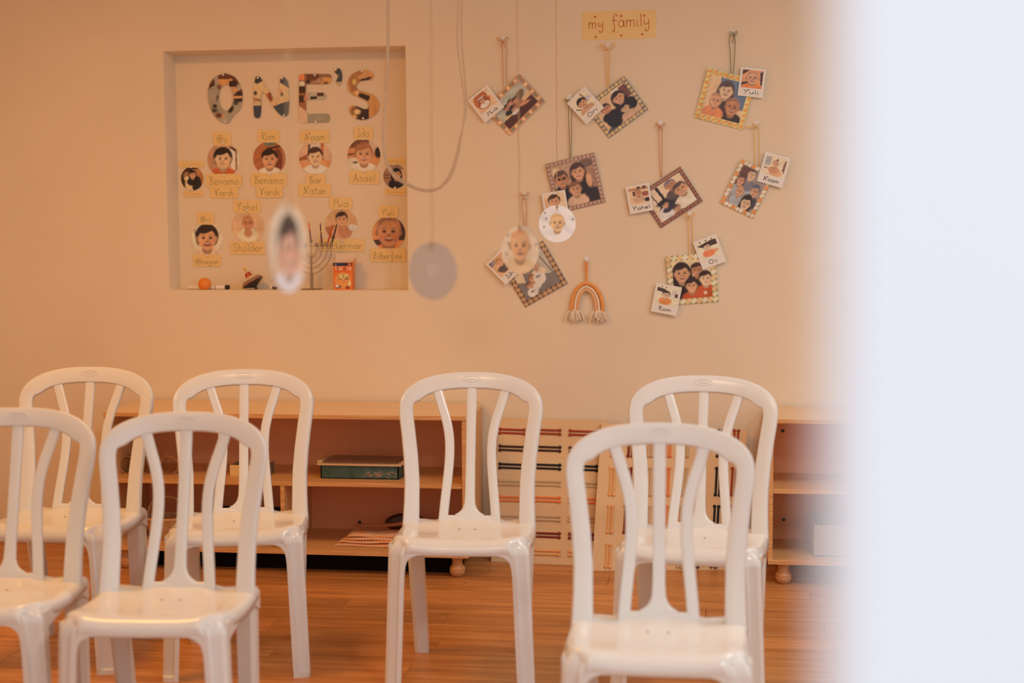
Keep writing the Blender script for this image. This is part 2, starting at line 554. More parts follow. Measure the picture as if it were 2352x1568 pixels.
# teal storage box with clear lid
x0, x1, y0, y1, z0 = -1.487, -1.150, -.345, -.13, ZM
t = thing('storage_box', 'flat teal storage box with a clear clip-on lid on the middle shelf', 'box', ((x0 + x1) / 2, (y0 + y1) / 2, ZM))
TEAL = noisy('teal_contents', (.035, .085, .075), (.09, .165, .145), 22, .35)
ins = .012
wl = .006
part(t, 'tub', join(box(x0 + ins, x1 - ins, y0 + ins, y0 + ins + wl, z0, z0 + .055, .001), box(x0 + ins, x1 - ins, y1 - ins - wl, y1 - ins, z0, z0 + .055, .001),
     box(x0 + ins, x0 + ins + wl, y0 + ins, y1 - ins, z0, z0 + .055, .001), box(x1 - ins - wl, x1 - ins, y0 + ins, y1 - ins, z0, z0 + .055, .001), box(x0 + ins, x1 - ins, y0 + ins, y1 - ins, z0, z0 + .004, 0)),
     TEAL)
sc_ = []
for k in range(26):
    a = random.uniform(0, 6)
    c = Vector((x1 - .085 + random.uniform(-.055, .055), y0 + ins - .0012, z0 + .008 + random.uniform(0, .018)))
    sc_.append(tube([c + Vector((.012 * math.cos(a + q), 0, .006 * math.sin(a * 2 + q))) for q in (0, .6, 1.2, 2.0)], .0010, 5))
part(t, 'pale_scraps', join(*sc_), flat('pale_scraps', 165, 118, 88))
part(t, 'lid', box(x0, x1, y0, y1, z0 + .053, z0 + .060, .003, 2), flat('milky_lid_rim', 190, 140, 95, .3))
part(t, 'lid_panel', box(x0 + .018, x1 - .018, y0 + .018, y1 - .018, z0 + .0595, z0 + .064, .002), flat('lid_panel_grey', 105, 70, 50, .25))
for a, b in ((x0 - .012, x0 + .012), (x1 - .012, x1 + .012)):
    part(t, 'clip', box(a, b, (y0 + y1) / 2 - .06, (y0 + y1) / 2 + .06, z0 + .050, z0 + .066, .004, 2), flat('milky_lid_rim', 190, 140, 95, .3))

# wicker basket, lower left compartment
zb = ZB + TH
bc = Vector((-2.135, -.27, zb))
t = thing('wicker_basket', 'small oval wicker basket with a tall hoop handle in the lower shelf', 'basket', bc)
WICK = noisy('wicker', (.55, .30, .13), (.72, .44, .22), 60, .6)
rg = []
NR = 15
for i in range(NR):
    f = i / (NR - 1)
    ra = .045 + .027 * f ** .8
    pts = []
    for k in range(40):
        a = 2 * math.pi * k / 40
        rr = ra + .0017 * math.sin(a * 10 + math.pi * i)
        pts.append(bc + Vector((1.2 * rr * math.cos(a), rr * .95 * math.sin(a), .006 + f * .075)))
    rg.append(tube(pts, .0031, 5, closed=True))
part(t, 'weave', join(*rg), WICK)
st = []
for k in range(20):
    a = 2 * math.pi * (k + .5) / 20
    st.append(tube([bc + Vector((1.2 * r_ * math.cos(a), .95 * r_ * math.sin(a), z_)) for r_, z_ in ((.044, .002), (.062, .04), (.0715, .083))], .0022, 5))
part(t, 'stakes', join(*st), WICK)
part(t, 'base', lathe([(0, .001), (.045, .001), (.045, .006), (0, .006)], 24, Matrix.Translation(bc) @ Matrix.Diagonal((1.2, .95, 1, 1))), WICK)
part(t, 'rim', tube([bc + Vector((1.2 * .073 * math.cos(a), .95 * .073 * math.sin(a), .086)) for a in [2 * math.pi * k / 40 for k in range(40)]], .0058, 7, closed=True), WICK)
part(t, 'handle', tube([bc + Vector((-.080 * math.cos(a), .012, .08 + .088 * math.sin(a) ** .8)) for a in [math.pi * k / 24 for k in range(25)]], .0055, 7), WICK)

# dark tray at the back of the same compartment
t = thing('black_tray', 'black shallow tray standing deep in the lower left compartment', 'tray', (-1.83, -.12, zb))
x0, x1, y0, y1 = -2.0, -1.66, -.20, -.045
part(t, 'tray_base', box(x0, x1, y0, y1, zb, zb + .006, .001), DARK)
for b in ((x0, x1, y0, y0 + .006), (x0, x1, y1 - .006, y1), (x0, x0 + .006, y0, y1), (x1 - .006, x1, y0, y1)):
    part(t, 'tray_side', box(*b, zb + .005, zb + .09, .002), DARK)

# checked cloth, folded: stacked wavy layers
cloth = mat('orange_gingham', (.8, .3, .08), .85, .1)
tc = nd(cloth, 'ShaderNodeTexCoord')
sx = nd(cloth, 'ShaderNodeSeparateXYZ')
lk(cloth, tc.outputs['Object'], sx.inputs[0])
wv = []
for ax, sca in (('X', 1), ('Y', 1), ('Z', 1)):
    m1 = nd(cloth, 'ShaderNodeMath', operation='MULTIPLY')
    m1.inputs[1].default_value = 2 * math.pi / .012
    s1 = nd(cloth, 'ShaderNodeMath', operation='SINE')
    g1 = nd(cloth, 'ShaderNodeMath', operation='GREATER_THAN')
    g1.inputs[1].default_value = 0
    lk(cloth, sx.outputs[ax], m1.inputs[0]); lk(cloth, m1.outputs[0], s1.inputs[0]); lk(cloth, s1.outputs[0], g1.inputs[0])
    wv.append(g1)
ad = nd(cloth, 'ShaderNodeMath', operation='ADD')
lk(cloth, wv[0].outputs[0], ad.inputs[0]); lk(cloth, wv[1].outputs[0], ad.inputs[1])
a2 = nd(cloth, 'ShaderNodeMath', operation='ADD')
lk(cloth, ad.outputs[0], a2.inputs[0]); lk(cloth, wv[2].outputs[0], a2.inputs[1])
a3 = nd(cloth, 'ShaderNodeMath', operation='MULTIPLY')
a3.inputs[1].default_value = 1 / 3
lk(cloth, a2.outputs[0], a3.inputs[0])
rp = nd(cloth, 'ShaderNodeValToRGB')
rp.color_ramp.elements[0].color = (.86, .24, .05, 1)
rp.color_ramp.elements[1].color = (.92, .74, .50, 1)
lk(cloth, a3.outputs[0], rp.inputs[0]); lk(cloth, rp.outputs[0], bsdf(cloth).inputs['Base Color'])
cx0, cx1, cy0, cy1 = -1.42, -1.06, -.345, -.20
t = thing('checked_cloth', 'folded orange and white checked cloth on the bottom shelf', 'cloth', ((cx0 + cx1) / 2, (cy0 + cy1) / 2, zb))
for li in range(4):
    n, m_ = 22, 8
    V, F = [], []
    ox = random.uniform(-.006, .012)
    for lay in (0, 1):
        for i in range(n):
            for j in range(m_):
                u, v = i / (n - 1), j / (m_ - 1)
                x = cx0 + .012 * li + ox + u * (cx1 - cx0 - .01 * li)
                y = cy0 + .01 * li + v * (cy1 - cy0 - .01 * li) + .004 * math.sin(u * 9 + li)
                wob = .0022 * math.sin(u * 11 + li * 2 + v * 2) + .0022
                edge = min(1, 9 * min(v, 1 - v, u, 1 - u) + .25)
                z = zb + .0015 + li * .0098 + wob * (1 if li else .3) + (lay * .0078 * edge)
                V.append((x, y, z))
    for lay in (0, 1):
        o_ = lay * n * m_
        for i in range(n - 1):
            for j in range(m_ - 1):
                F.append((o_ + i * m_ + j, o_ + (i + 1) * m_ + j, o_ + (i + 1) * m_ + j + 1, o_ + i * m_ + j + 1))
    per = [i * m_ for i in range(n)] + [(n - 1) * m_ + j for j in range(1, m_)] + [i * m_ + m_ - 1 for i in range(n - 2, -1, -1)] + [j for j in range(m_ - 2, 0, -1)]
    for a, b in zip(per, per[1:] + per[:1]):
        F.append((a, b, b + n * m_, a + n * m_))
    part(t, 'fold', (V, F), cloth, 60)

# wooden scrubbing brush resting on the cloth, and a dark oval bowl behind
bp = Vector((-1.10, -.265, zb + .045))
t = thing('scrubbing_brush', 'wooden scrubbing brush with dark bristles lying on the checked cloth', 'brush', bp)
BRW = noisy('brush_wood', (.36, .13, .05), (.46, .18, .07), 8, .5, (1, 6, 6))
hp = smooth_pts([(-1.365, -.235, zb + .060), (-1.28, -.238, zb + .062), (-1.21, -.243, zb + .068), (-1.15, -.25, zb + .078), (-1.08, -.26, zb + .082), (-1.0, -.265, zb + .081), (-.965, -.265, zb + .079)], 4)
wd = np.interp(np.linspace(0, 1, len(hp)), [0, .05, .4, .6, .75, .95, 1], [.004, .009, .010, .014, .024, .024, .012])
rings = []
for p, wv_ in zip(hp, wd):
    rings.append([(p[0], p[1] + wv_ * math.cos(a), p[2] + min(.009, wv_ * .8) * math.sin(a)) for a in [2 * math.pi * k / 10 for k in range(10)]])
part(t, 'handle_and_head', loft(rings), BRW)
br = []
for i in range(11):
    for j in range(4):
        x, y = -1.105 + i * .012, -.284 + j * .0125
        br.append(tube([(x, y, zb + .077), (x + random.uniform(-.002, .002), y - .001, zb + .046)], [.0042, .0052], 5))
o = part(t, 'bristles', join(*br), flat('dark_red_bristle', 85, 28, 16, .8))
o['kind'] = 'stuff'
t = thing('oval_bowl', 'dark brown oval wooden bowl tilted behind the brush', 'bowl', (-1.185, -.12, zb))
M = Matrix.Translation((-1.185, -.105, zb + .046)) @ Matrix.Rotation(R(58), 4, 'X') @ Matrix.Diagonal((1.3, .62, .7, 1))
part(t, 'bowl_body', lathe([(0, -.022), (.04, -.018), (.062, -.004), (.066, .010), (.061, .010), (.055, -.002), (.035, -.012), (0, -.014)], 32, M), flat('dark_bowl_wood', 70, 30, 15, .5))
# grey box in the right-hand unit
t = thing('grey_basket', 'grey woven box seen blurred in the right shelf unit', 'box', (.55, -.2, zb))
GB = noisy('grey_weave', (.42, .36, .31), (.50, .43, .37), 90, .8)
x0, x1, y0, y1 = .425, .70, -.33, -.10
for b in ((x0, x1, y0, y0 + .008), (x0, x1, y1 - .008, y1), (x0, x0 + .008, y0 + .008, y1 - .008), (x1 - .008, x1, y0 + .008, y1 - .008)):
    part(t, 'box_side', box(*b, zb, zb + .12, .002), GB)
part(t, 'box_base', box(x0, x1, y0, y1, zb + .0002, zb + .006, 0), GB)

# ================================================================== CANVAS PANELS WITH YARN STITCHES
CANV = noisy('cream_canvas', (.78, .555, .32), (.82, .595, .355), 120, .9, bump=.25, spec=.1)
YARN = {k: flat('yarn_' + k, *v, .9) for k, v in {'rust': (150, 55, 30), 'brown': (62, 32, 22), 'black': (34, 26, 26), 'beige': (185, 140, 95), 'orange': (216, 108, 50),
        'tan': (190, 140, 98), 'dark_red': (120, 36, 24), 'light_orange': (218, 138, 74)}.items()}
class Sheet:
    def __init__(s, bl, br, tl, tr, wob, seed):
        s.c = [Vector(q) for q in (bl, br, tl, tr)]
        s.w, s.s = wob, seed
    def __call__(s, u, v, off=0):
        bl, br, tl, tr = s.c
        p = (bl * (1 - u) + br * u) * (1 - v) + (tl * (1 - u) + tr * u) * v
        k = math.sin(v * 11 + s.s + u * 2) * .5 + math.sin(v * 23 + 2 * s.s - u * 5) * .3 + math.sin(u * 8 + s.s) * .35
        bulge = -.012 * math.sin(math.pi * min(1, max(0, v)))
        return p + Vector((0, -1, .15)).normalized() * (off + k * s.w * min(1, v * 6) - bulge * .4)
    def inv(s, px, py):
        """sheet coordinates of a photograph pixel (Newton on the smooth sheet)"""
        u = v = .5
        d = ray(px, py)
        def f(u, v):
            p = s(u, v) - EYE
            z = p.dot(FWD)
            return np.array((1176 + FPX * p.dot(RGT) / z - px, 784 - FPX * p.dot(UPV) / z - py))
        for _ in range(8):
            r = f(u, v)
            J = np.array([(f(u + 1e-3, v) - r) / 1e-3, (f(u, v + 1e-3) - r) / 1e-3]).T
            du = np.linalg.solve(J, -r)
            u, v = u + du[0], v + du[1]
        return u, v
def panel(sheet, label, nu=30, nv=36, th=.012):
    c = (sheet(0, 0) + sheet(1, 0)) / 2
    t = thing('canvas_panel', label, 'canvas panel', (c.x, c.y + .03, 0), 'stitched canvas panels leaning on the wall')
    V, F = [], []
    for k, off in ((0, 0), (1, -th)):
        for j in range(nv):
            for i in range(nu):
                p = sheet(i / (nu - 1), j / (nv - 1), off)
                p.z = max(p.z, .0005)
                p.y = min(p.y, -.004)
                V.append(tuple(p))
    N = nu * nv
    for k in (0, 1):
        for j in range(nv - 1):
            for i in range(nu - 1):
                a = k * N + j * nu + i
                F.append((a, a + 1, a + nu + 1, a + nu))
    per = list(range(nu)) + [j * nu + nu - 1 for j in range(1, nv)] + [(nv - 1) * nu + i for i in range(nu - 2, -1, -1)] + [j * nu for j in range(nv - 2, 0, -1)]
    for a, b in zip(per, per[1:] + per[:1]):
        F.append((a, b, b + N, a + N))
    part(t, 'canvas', (V, F), CANV, 60)
    return t
def stitch(t, sheet, a, b, gap, m):
    """two ribbed yarn bars with knobs at the ends, between pixel points a and b"""
    (u0, v0), (u1, v1) = sheet.inv(*a), sheet.inv(*b)
    A, B = sheet(u0, v0), sheet(u1, v1)
    d = (B - A).normalized()
    nrm = Vector((0, -1, .2)).normalized()
    q = d.cross(nrm).normalized()
    shs = []
    L = (B - A).length
    nr = max(8, int(L / .0046))
    for s in (-1, 1):
        pts, rad = [], []
        for k in range(nr * 2 + 1):
            f = k / (nr * 2)
            p = sheet(u0 + (u1 - u0) * f, v0 + (v1 - v0) * f, .002) + q * s * gap
            pts.append(p)
            rad.append(.0050 if k % 2 else .0039)
        shs.append(tube(pts, rad, 6))
        for e, p in ((-1, pts[0]), (1, pts[-1])):
            c = p + d * e * .002 + q * s * .001
            shs.append(lathe([(0, -.0075), (.0050, -.005), (.0076, 0), (.0050, .005), (0, .0075)], 8, Matrix.Translation(c)))
    part(t, 'yarn_stitch', join(*shs), m, 60)
pl = Sheet((-.831, -.135, 0), (-.418, -.165, 0), (-.812, -.022, .57), (-.372, -.022, .562), .0065, .7)
t1 = panel(pl, 'cream canvas panel with horizontal yarn stitches beside the long shelf')
for yy, cn in zip((991, 1030, 1071, 1109, 1146, 1189, 1228, 1268), ('rust', 'brown', 'black', 'beige', 'orange', 'tan', 'dark_red', 'light_orange')):
    for xa, xb, dy in ((1150, 1203, -1), (1228, 1285, 0), (1311, 1369, 3)):
        sl_ = (yy - 991) * .006
        if xa == 1311 and yy > 1200:
            xb -= 8
        stitch(t1, pl, (xa - sl_, yy + dy - .5), (xb - sl_, yy + dy + 1.5), .0072, YARN[cn])
pr = Sheet((-.418, -.240, 0), (.150, -.165, 0), (-.393, -.045, .556), (.183, -.045, .535), .0055, 2.1)
t2 = panel(pr, 'cream canvas panel with vertical yarn stitches behind the right-hand chairs')
for cx_, cn in zip((1406, 1444, 1490, 1531, 1571, 1608, 1649, 1685), ('light_orange', 'dark_red', 'tan', 'orange', 'beige', 'brown', 'black', 'rust')):
    for ya, yb_ in ((990, 1046), (1077, 1135), (1164, 1221), (1252, 1300)):
        dx0, dx1 = [(-(y_ - 1110) * .055) for y_ in (ya, yb_)]
        stitch(t2, pr, (cx_ + dx0, ya), (cx_ + dx1, yb_), .0072, YARN[cn])

# ================================================================== PRINTS: painted pictures as fine colour grids
class Plane:
    """a flat thing on (or near) a wall: origin, right axis, up axis; normal towards the room"""
    def __init__(s, o, ex, ey):
        s.o, s.ex, s.ey = Vector(o), Vector(ex).normalized(), Vector(ey).normalized()
        s.n = -(s.ex.cross(s.ey)).normalized()
        if s.n.y > 0:
            s.n = -s.n
    def __call__(s, a, b, off=0):
        return s.o + s.ex * a + s.ey * b + s.n * off
def quad_plane(q, y, tilt=0):
    """rectangle whose corners TL,TR,BR,BL are seen at pixels q, lying in the plane y"""
    c = [ony(px, py, y) for px, py in q]
    o = sum(c, Vector()) / 4
    ex = (c[1] - c[0]) + (c[2] - c[3])
    ex.normalize()
    ey = Vector((-ex.z, 0, ex.x))
    w_ = ((c[1] - c[0]).length + (c[2] - c[3]).length) / 2
    h_ = ((c[0] - c[3]).length + (c[1] - c[2]).length) / 2
    if tilt:
        ax = Vector((1, 0, 0))
        M = Matrix.Rotation(tilt, 3, ax)
        ex, ey = M @ ex, M @ ey
    return Plane(o, ex, ey), w_, h_

def inside(U, V, poly):
    x, y = np.array(poly).T
    r = np.zeros(U.shape, bool)
    j = len(x) - 1
    for i in range(len(x)):
        c = ((y[i] > V) != (y[j] > V)) & (U < (x[j] - x[i]) * (V - y[i]) / (y[j] - y[i] + 1e-12) + x[i])
        r ^= c
        j = i
    return r
def paint(U, V, layers):
    C = np.tile(np.array(alb(*layers[0])), (len(U), 1))
    for L in layers[1:]:
        k = L[0]
        if k == 'e':                       # ellipse cx cy rx ry colour [rot]
            _, cx, cy, rx, ry, col = L[:6]
            a = R(L[6]) if len(L) > 6 else 0
            du, dv = U - cx, V - cy
            p, q = du * math.cos(a) + dv * math.sin(a), -du * math.sin(a) + dv * math.cos(a)
            d = np.sqrt((p / rx) ** 2 + (q / ry) ** 2)
            m = np.clip((1 - d) * min(rx, ry) / .034 + .5, 0, 1)
        elif k == 'p':                     # polygon
            m = inside(U, V, L[1]).astype(float)
            col = L[2]
        elif k == 'r':                     # rectangle u0 v0 u1 v1
            m = ((U >= L[1]) & (U <= L[3]) & (V >= L[2]) & (V <= L[4])).astype(float)
            col = L[5]
        elif k == 'n':                     # soft mottling, as in a busy background: seed, scale, colour, amount
            rs = np.random.RandomState(L[1])
            f = np.zeros(len(U))
            for _ in range(5):
                a, b, ph = rs.uniform(-1, 1) * L[2], rs.uniform(-1, 1) * L[2], rs.uniform(0, 6)
                f += np.sin(a * U * 6 + b * V * 6 + ph)
            m = np.clip(f * .6 - .1, 0, 1) * L[4]
            col = L[3]
        m = m[:, None]
        C = C * (1 - m) + np.array(alb(*col)) * m
    rs = np.random.RandomState(len(layers) * 7 + int(layers[0][0]))
    f = np.zeros(len(U))
    for sc_k in (1, 1.6, 2.4, 3.5, 5, 7):      # uneven tones of a real snapshot
        a, b, ph = rs.uniform(-1, 1) * sc_k * 6, rs.uniform(-1, 1) * sc_k * 6, rs.uniform(0, 6)
        f += np.sin(a * U + b * V + ph) / 6
    return np.clip(C * (1 + .22 * f)[:, None], .005, .92)
def colour(me, U, V, layers):
    C = paint(np.array(U), np.array(V), layers)
    at = me.attributes.new('print', 'FLOAT_COLOR', 'POINT')
    at.data.foreach_set('color', np.concatenate([C, np.ones((len(C), 1))], 1).astype(np.float32).ravel())
def print_mesh(parent, name, pl, a0, a1, b0, b1, layers, n=48, off=.0012, disc=False):
    """grid print on plane pl spanning [a0,a1]x[b0,b1] (or the disc inscribed in it)"""
    V, F, U_, W_ = [], [], [], []
    for j in range(n + 1):
        for i in range(n + 1):
            u, v = i / n, j / n
            if disc:
                x, y = 2 * u - 1, 2 * v - 1
                u, v = .5 + .5 * x * math.sqrt(1 - y * y / 2), .5 + .5 * y * math.sqrt(1 - x * x / 2)
            U_.append(u)
            W_.append(v)
            V.append(pl(a0 + (a1 - a0) * u, b0 + (b1 - b0) * v, off))
    for j in range(n):
        for i in range(n):
            k = j * (n + 1) + i
            F.append((k, k + 1, k + n + 2, k + n + 1))
    b = BASE[parent.name]
    me = bpy.data.meshes.new(name)
    me.from_pydata([tuple(p - b) for p in V], [], F)
    colour(me, U_, W_, layers)
    o = put(name, me, PRINT, parent)
    BASE[o.name] = b
    return o
def slab(pl, pts, th, off=0):
    """flat piece of card with outline pts (a,b)"""
    n = len(pts)
    return [pl(a, b, off) for a, b in pts] + [pl(a, b, off + th) for a, b in pts], \
        [tuple(range(n)), tuple(range(2 * n - 1, n - 1, -1))] + [(i, (i + 1) % n, n + (i + 1) % n, n + i) for i in range(n)]
def rect(w_, h_, r=0):
    if not r:
        return [(-w_ / 2, -h_ / 2), (w_ / 2, -h_ / 2), (w_ / 2, h_ / 2), (-w_ / 2, h_ / 2)]
    x, y = w_ / 2, h_ / 2
    return [(-x + r, -y), (x - r, -y), (x, -y + r), (x, y - r), (x - r, y), (-x + r, y), (-x, y - r), (-x, -y + r)]
def circ(r, n=40):
    return [(r * math.cos(2 * math.pi * k / n), r * math.sin(2 * math.pi * k / n)) for k in range(n)]
def pin(parent, pl, a, b, off=.002, r=.0048):
    z = pl.n
    M = Matrix.Translation(pl(a, b, off)) @ z.to_track_quat('Z', 'Y').to_matrix().to_4x4()
    part(parent, 'push_pin', lathe([(0, 0), (r * .6, 0), (r * .6, .003), (r, .004), (r * .95, .007), (r * .5, .0085), (0, .009)], 12, M), PINM)

# ------------------------------------------------------------------ handwriting
def El(cx, cy, rx, ry, a0=90, a1=450, n=14):
    return [(cx + rx * math.cos(R(a0 + (a1 - a0) * k / n)), cy + ry * math.sin(R(a0 + (a1 - a0) * k / n))) for k in range(n + 1)]
def spiral(cx, cy, r0, r1, a0, turns, n=16, sx=.7):
    return [(cx + sx * (r0 + (r1 - r0) * k / n) * math.cos(R(a0 + 360 * turns * k / n)), cy + (r0 + (r1 - r0) * k / n) * math.sin(R(a0 + 360 * turns * k / n))) for k in range(n + 1)]
hump = lambda x: [(x, .34), (x + .12, .53), (x + .25, .48), (x + .28, .28), (x + .28, 0)]
GL = {
    'O': (.78, [('C', El(.36, .5, .33, .5)), ('C', spiral(.36, .48, .28, .06, 20, 1.6))]),
    'Q': (.72, [('C', El(.34, .5, .29, .5))]),
    'o': (.56, [('C', El(.26, .27, .2, .27))]),
    'a': (.60, [('C', El(.25, .26, .2, .26)), ('C', [(.46, .53), (.46, .15), (.54, 0)])]),
    'c': (.50, [('C', El(.27, .27, .21, .27, 50, 310))]),
    'd': (.60, [('C', El(.25, .26, .2, .26)), ('C', [(.44, .15), (.47, .6), (.38, .95), (.2, 1.02)])]),
    'e': (.54, [('C', [(.07, .26), (.4, .3), (.38, .48), (.24, .54), (.08, .42), (.06, .2), (.2, 0), (.43, .08)])]),
    'n': (.52, [('L', [(.08, .54), (.08, 0)]), ('C', hump(.08))]),
    'm': (.80, [('L', [(.08, .54), (.08, 0)]), ('C', hump(.08)), ('C', hump(.36))]),
    'r': (.44, [('L', [(.08, .54), (.08, 0)]), ('C', [(.08, .3), (.2, .5), (.38, .52)])]),
    'z': (.52, [('L', [(.07, .52), (.42, .52), (.07, 0), (.45, 0)])]),
    'i': (.28, [('C', [(.1, .5), (.1, .1), (.2, 0)]), ('L', [(.1, .72), (.12, .75)])]),
    'l': (.26, [('L', [(.1, 1.0), (.12, 0)])]),
    's': (.48, [('C', [(.4, .46), (.24, .55), (.09, .42), (.24, .28), (.41, .14), (.24, 0), (.06, .08)])]),
    'h': (.52, [('L', [(.08, 1.0), (.08, 0)]), ('C', hump(.08))]),
    'u': (.56, [('C', [(.07, .52), (.08, .15), (.22, 0), (.38, .12), (.43, .52)]), ('L', [(.43, .52), (.46, 0)])]),
    'y': (.56, [('C', [(.07, .52), (.1, .22), (.24, .16), (.4, .32)]), ('C', [(.44, .54), (.44, 0), (.38, -.3), (.22, -.36), (.14, -.24), (.24, -.2)])]),
    'f': (.52, [('C', [(.40, .82), (.46, .92), (.34, 1.02), (.22, .9), (.2, .4), (.26, -.1), (.22, -.34), (.1, -.34), (.12, -.22)]), ('L', [(.06, .48), (.42, .52)])]),
    't': (.44, [('C', [(.2, .9), (.2, .12), (.32, 0)]), ('L', [(.04, .6), (.4, .6)])]),
    'k': (.50, [('L', [(.08, 1.0), (.08, 0)]), ('L', [(.42, .52), (.10, .24), (.45, 0)])]),
    'b': (.54, [('L', [(.08, 1.0), (.08, 0)]), ('C', El(.28, .26, .2, .26, 160, 520))]),
    'j': (.40, [('C', [(.2, .64), (.24, .2), (.16, 0), (.04, .04)]), ('C', El(.2, .92, .04, .05))]),
    'B': (.66, [('C', [(.04, .86), (.12, .98), (.22, .92), (.2, .5), (.18, 0)]), ('C', [(.2, .94), (.42, .98), (.46, .76), (.24, .52), (.5, .42), (.52, .12), (.34, 0), (.1, .03)])]),
    'N': (.80, [('C', [(.0, .1), (.08, .0), (.16, .2), (.2, .92)]), ('L', [(.16, .96), (.46, .04)]), ('C', [(.46, .04), (.5, .6), (.58, .96), (.7, 1.0), (.7, .88), (.62, .88)])]),
    'V': (.66, [('C', [(.02, .96), (.1, .98), (.2, .5), (.28, .02)]), ('C', [(.28, .02), (.36, .6), (.46, .96), (.6, .98), (.6, .84), (.5, .86)])]),
    'A': (.70, [('C', [(.02, -.04), (.14, .1), (.26, .6), (.32, 1)]), ('C', [(.32, 1), (.42, .5), (.54, .05), (.62, .06), (.56, .16), (.5, .08)]), ('L', [(.14, .36), (.46, .34)])]),
    'M': (.86, [('C', [(.02, .0), (.12, .2), (.18, .98)]), ('L', [(.18, .98), (.36, .4), (.54, .98)]), ('C', [(.54, .98), (.6, .3), (.68, .02), (.78, .06), (.72, .18), (.66, .1)])]),
    'Y': (.66, [('C', [(.02, .96), (.1, .98), (.26, .52)]), ('C', [(.26, .0), (.3, .5), (.44, .94), (.58, 1.0), (.58, .86), (.48, .88)])]),
    'Z': (.66, [('C', [(.06, .88), (.2, .98), (.5, .96)]), ('L', [(.5, .96), (.08, .04)]), ('C', [(.08, .04), (.3, .08), (.56, .02)]), ('L', [(.14, .48), (.42, .52)])]),
    'S': (.60, [('C', [(.46, .84), (.34, 1.0), (.14, .92), (.1, .7), (.34, .5), (.48, .28), (.34, .02), (.12, .04), (.08, .2), (.22, .22)])]),
    'R': (.64, [('C', [(.02, .88), (.12, .98), (.18, .6), (.16, 0)]), ('C', [(.16, .92), (.42, 1.0), (.46, .74), (.2, .5)]), ('C', [(.2, .5), (.36, .2), (.54, .0), (.6, .08)])]),
    'I': (.40, [('L', [(.2, .98), (.2, 0)]), ('L', [(.04, .98), (.36, .98)]), ('L', [(.04, 0), (.36, 0)])]),
    ' ': (.42, []),
    '~': (.55, [('C', [(.04, .5), (.10, .15), (.18, .48), (.26, .12), (.36, .5), (.44, .2), (.52, .3)])]),   # worn marks nobody can read
    '_': (.4, [('C', [(.06, .1), (.1, .8), (.2, .3), (.32, .1)])]),
}
def heart(cx, cy, s):
    return [(cx + s * x, cy + s * y) for x, y in ((0, -1), (-.8, -.1), (-.9, .5), (-.45, .8), (0, .35), (.45, .8), (.9, .5), (.8, -.1))]
def ribbon(pl, pts, wd, off):
    pts = [np.array(p) for p in pts]
    V, F = [], []
    m = len(pts)
    for i, p in enumerate(pts):
        t = pts[min(i + 1, m - 1)] - pts[max(i - 1, 0)]
        t = t / (np.linalg.norm(t) + 1e-9)
        q = np.array((-t[1], t[0])) * wd / 2
        V += [pl(*(p + q), off), pl(*(p - q), off)]
        if i:
            k = 2 * i
            F.append((k - 2, k - 1, k + 1, k))
    return V, F
def write(parent, pl, text, ca, cb, width, cap, m, wd=.0017, off=.0016, name='lettering', slope=0):
    """handwritten text centred on (ca, baseline cb)"""
    tot = sum(GL[c][0] for c in text)
    sx = width / tot
    x = ca - width / 2
    shs = []
    for ch in text:
        adv, strokes = GL[ch]
        for kind, pts in strokes:
            P = smooth_pts(pts, 4) if kind == 'C' else [np.array(p) for p in pts]
            P = [(x + p[0] * sx, cb + p[1] * cap + slope * (x + p[0] * sx - ca)) for p in P]
            shs.append(ribbon(pl, P, wd, off))
        x += adv * sx
    V, F = join(*shs)
    return part(parent, name, (V, F), m, 180)

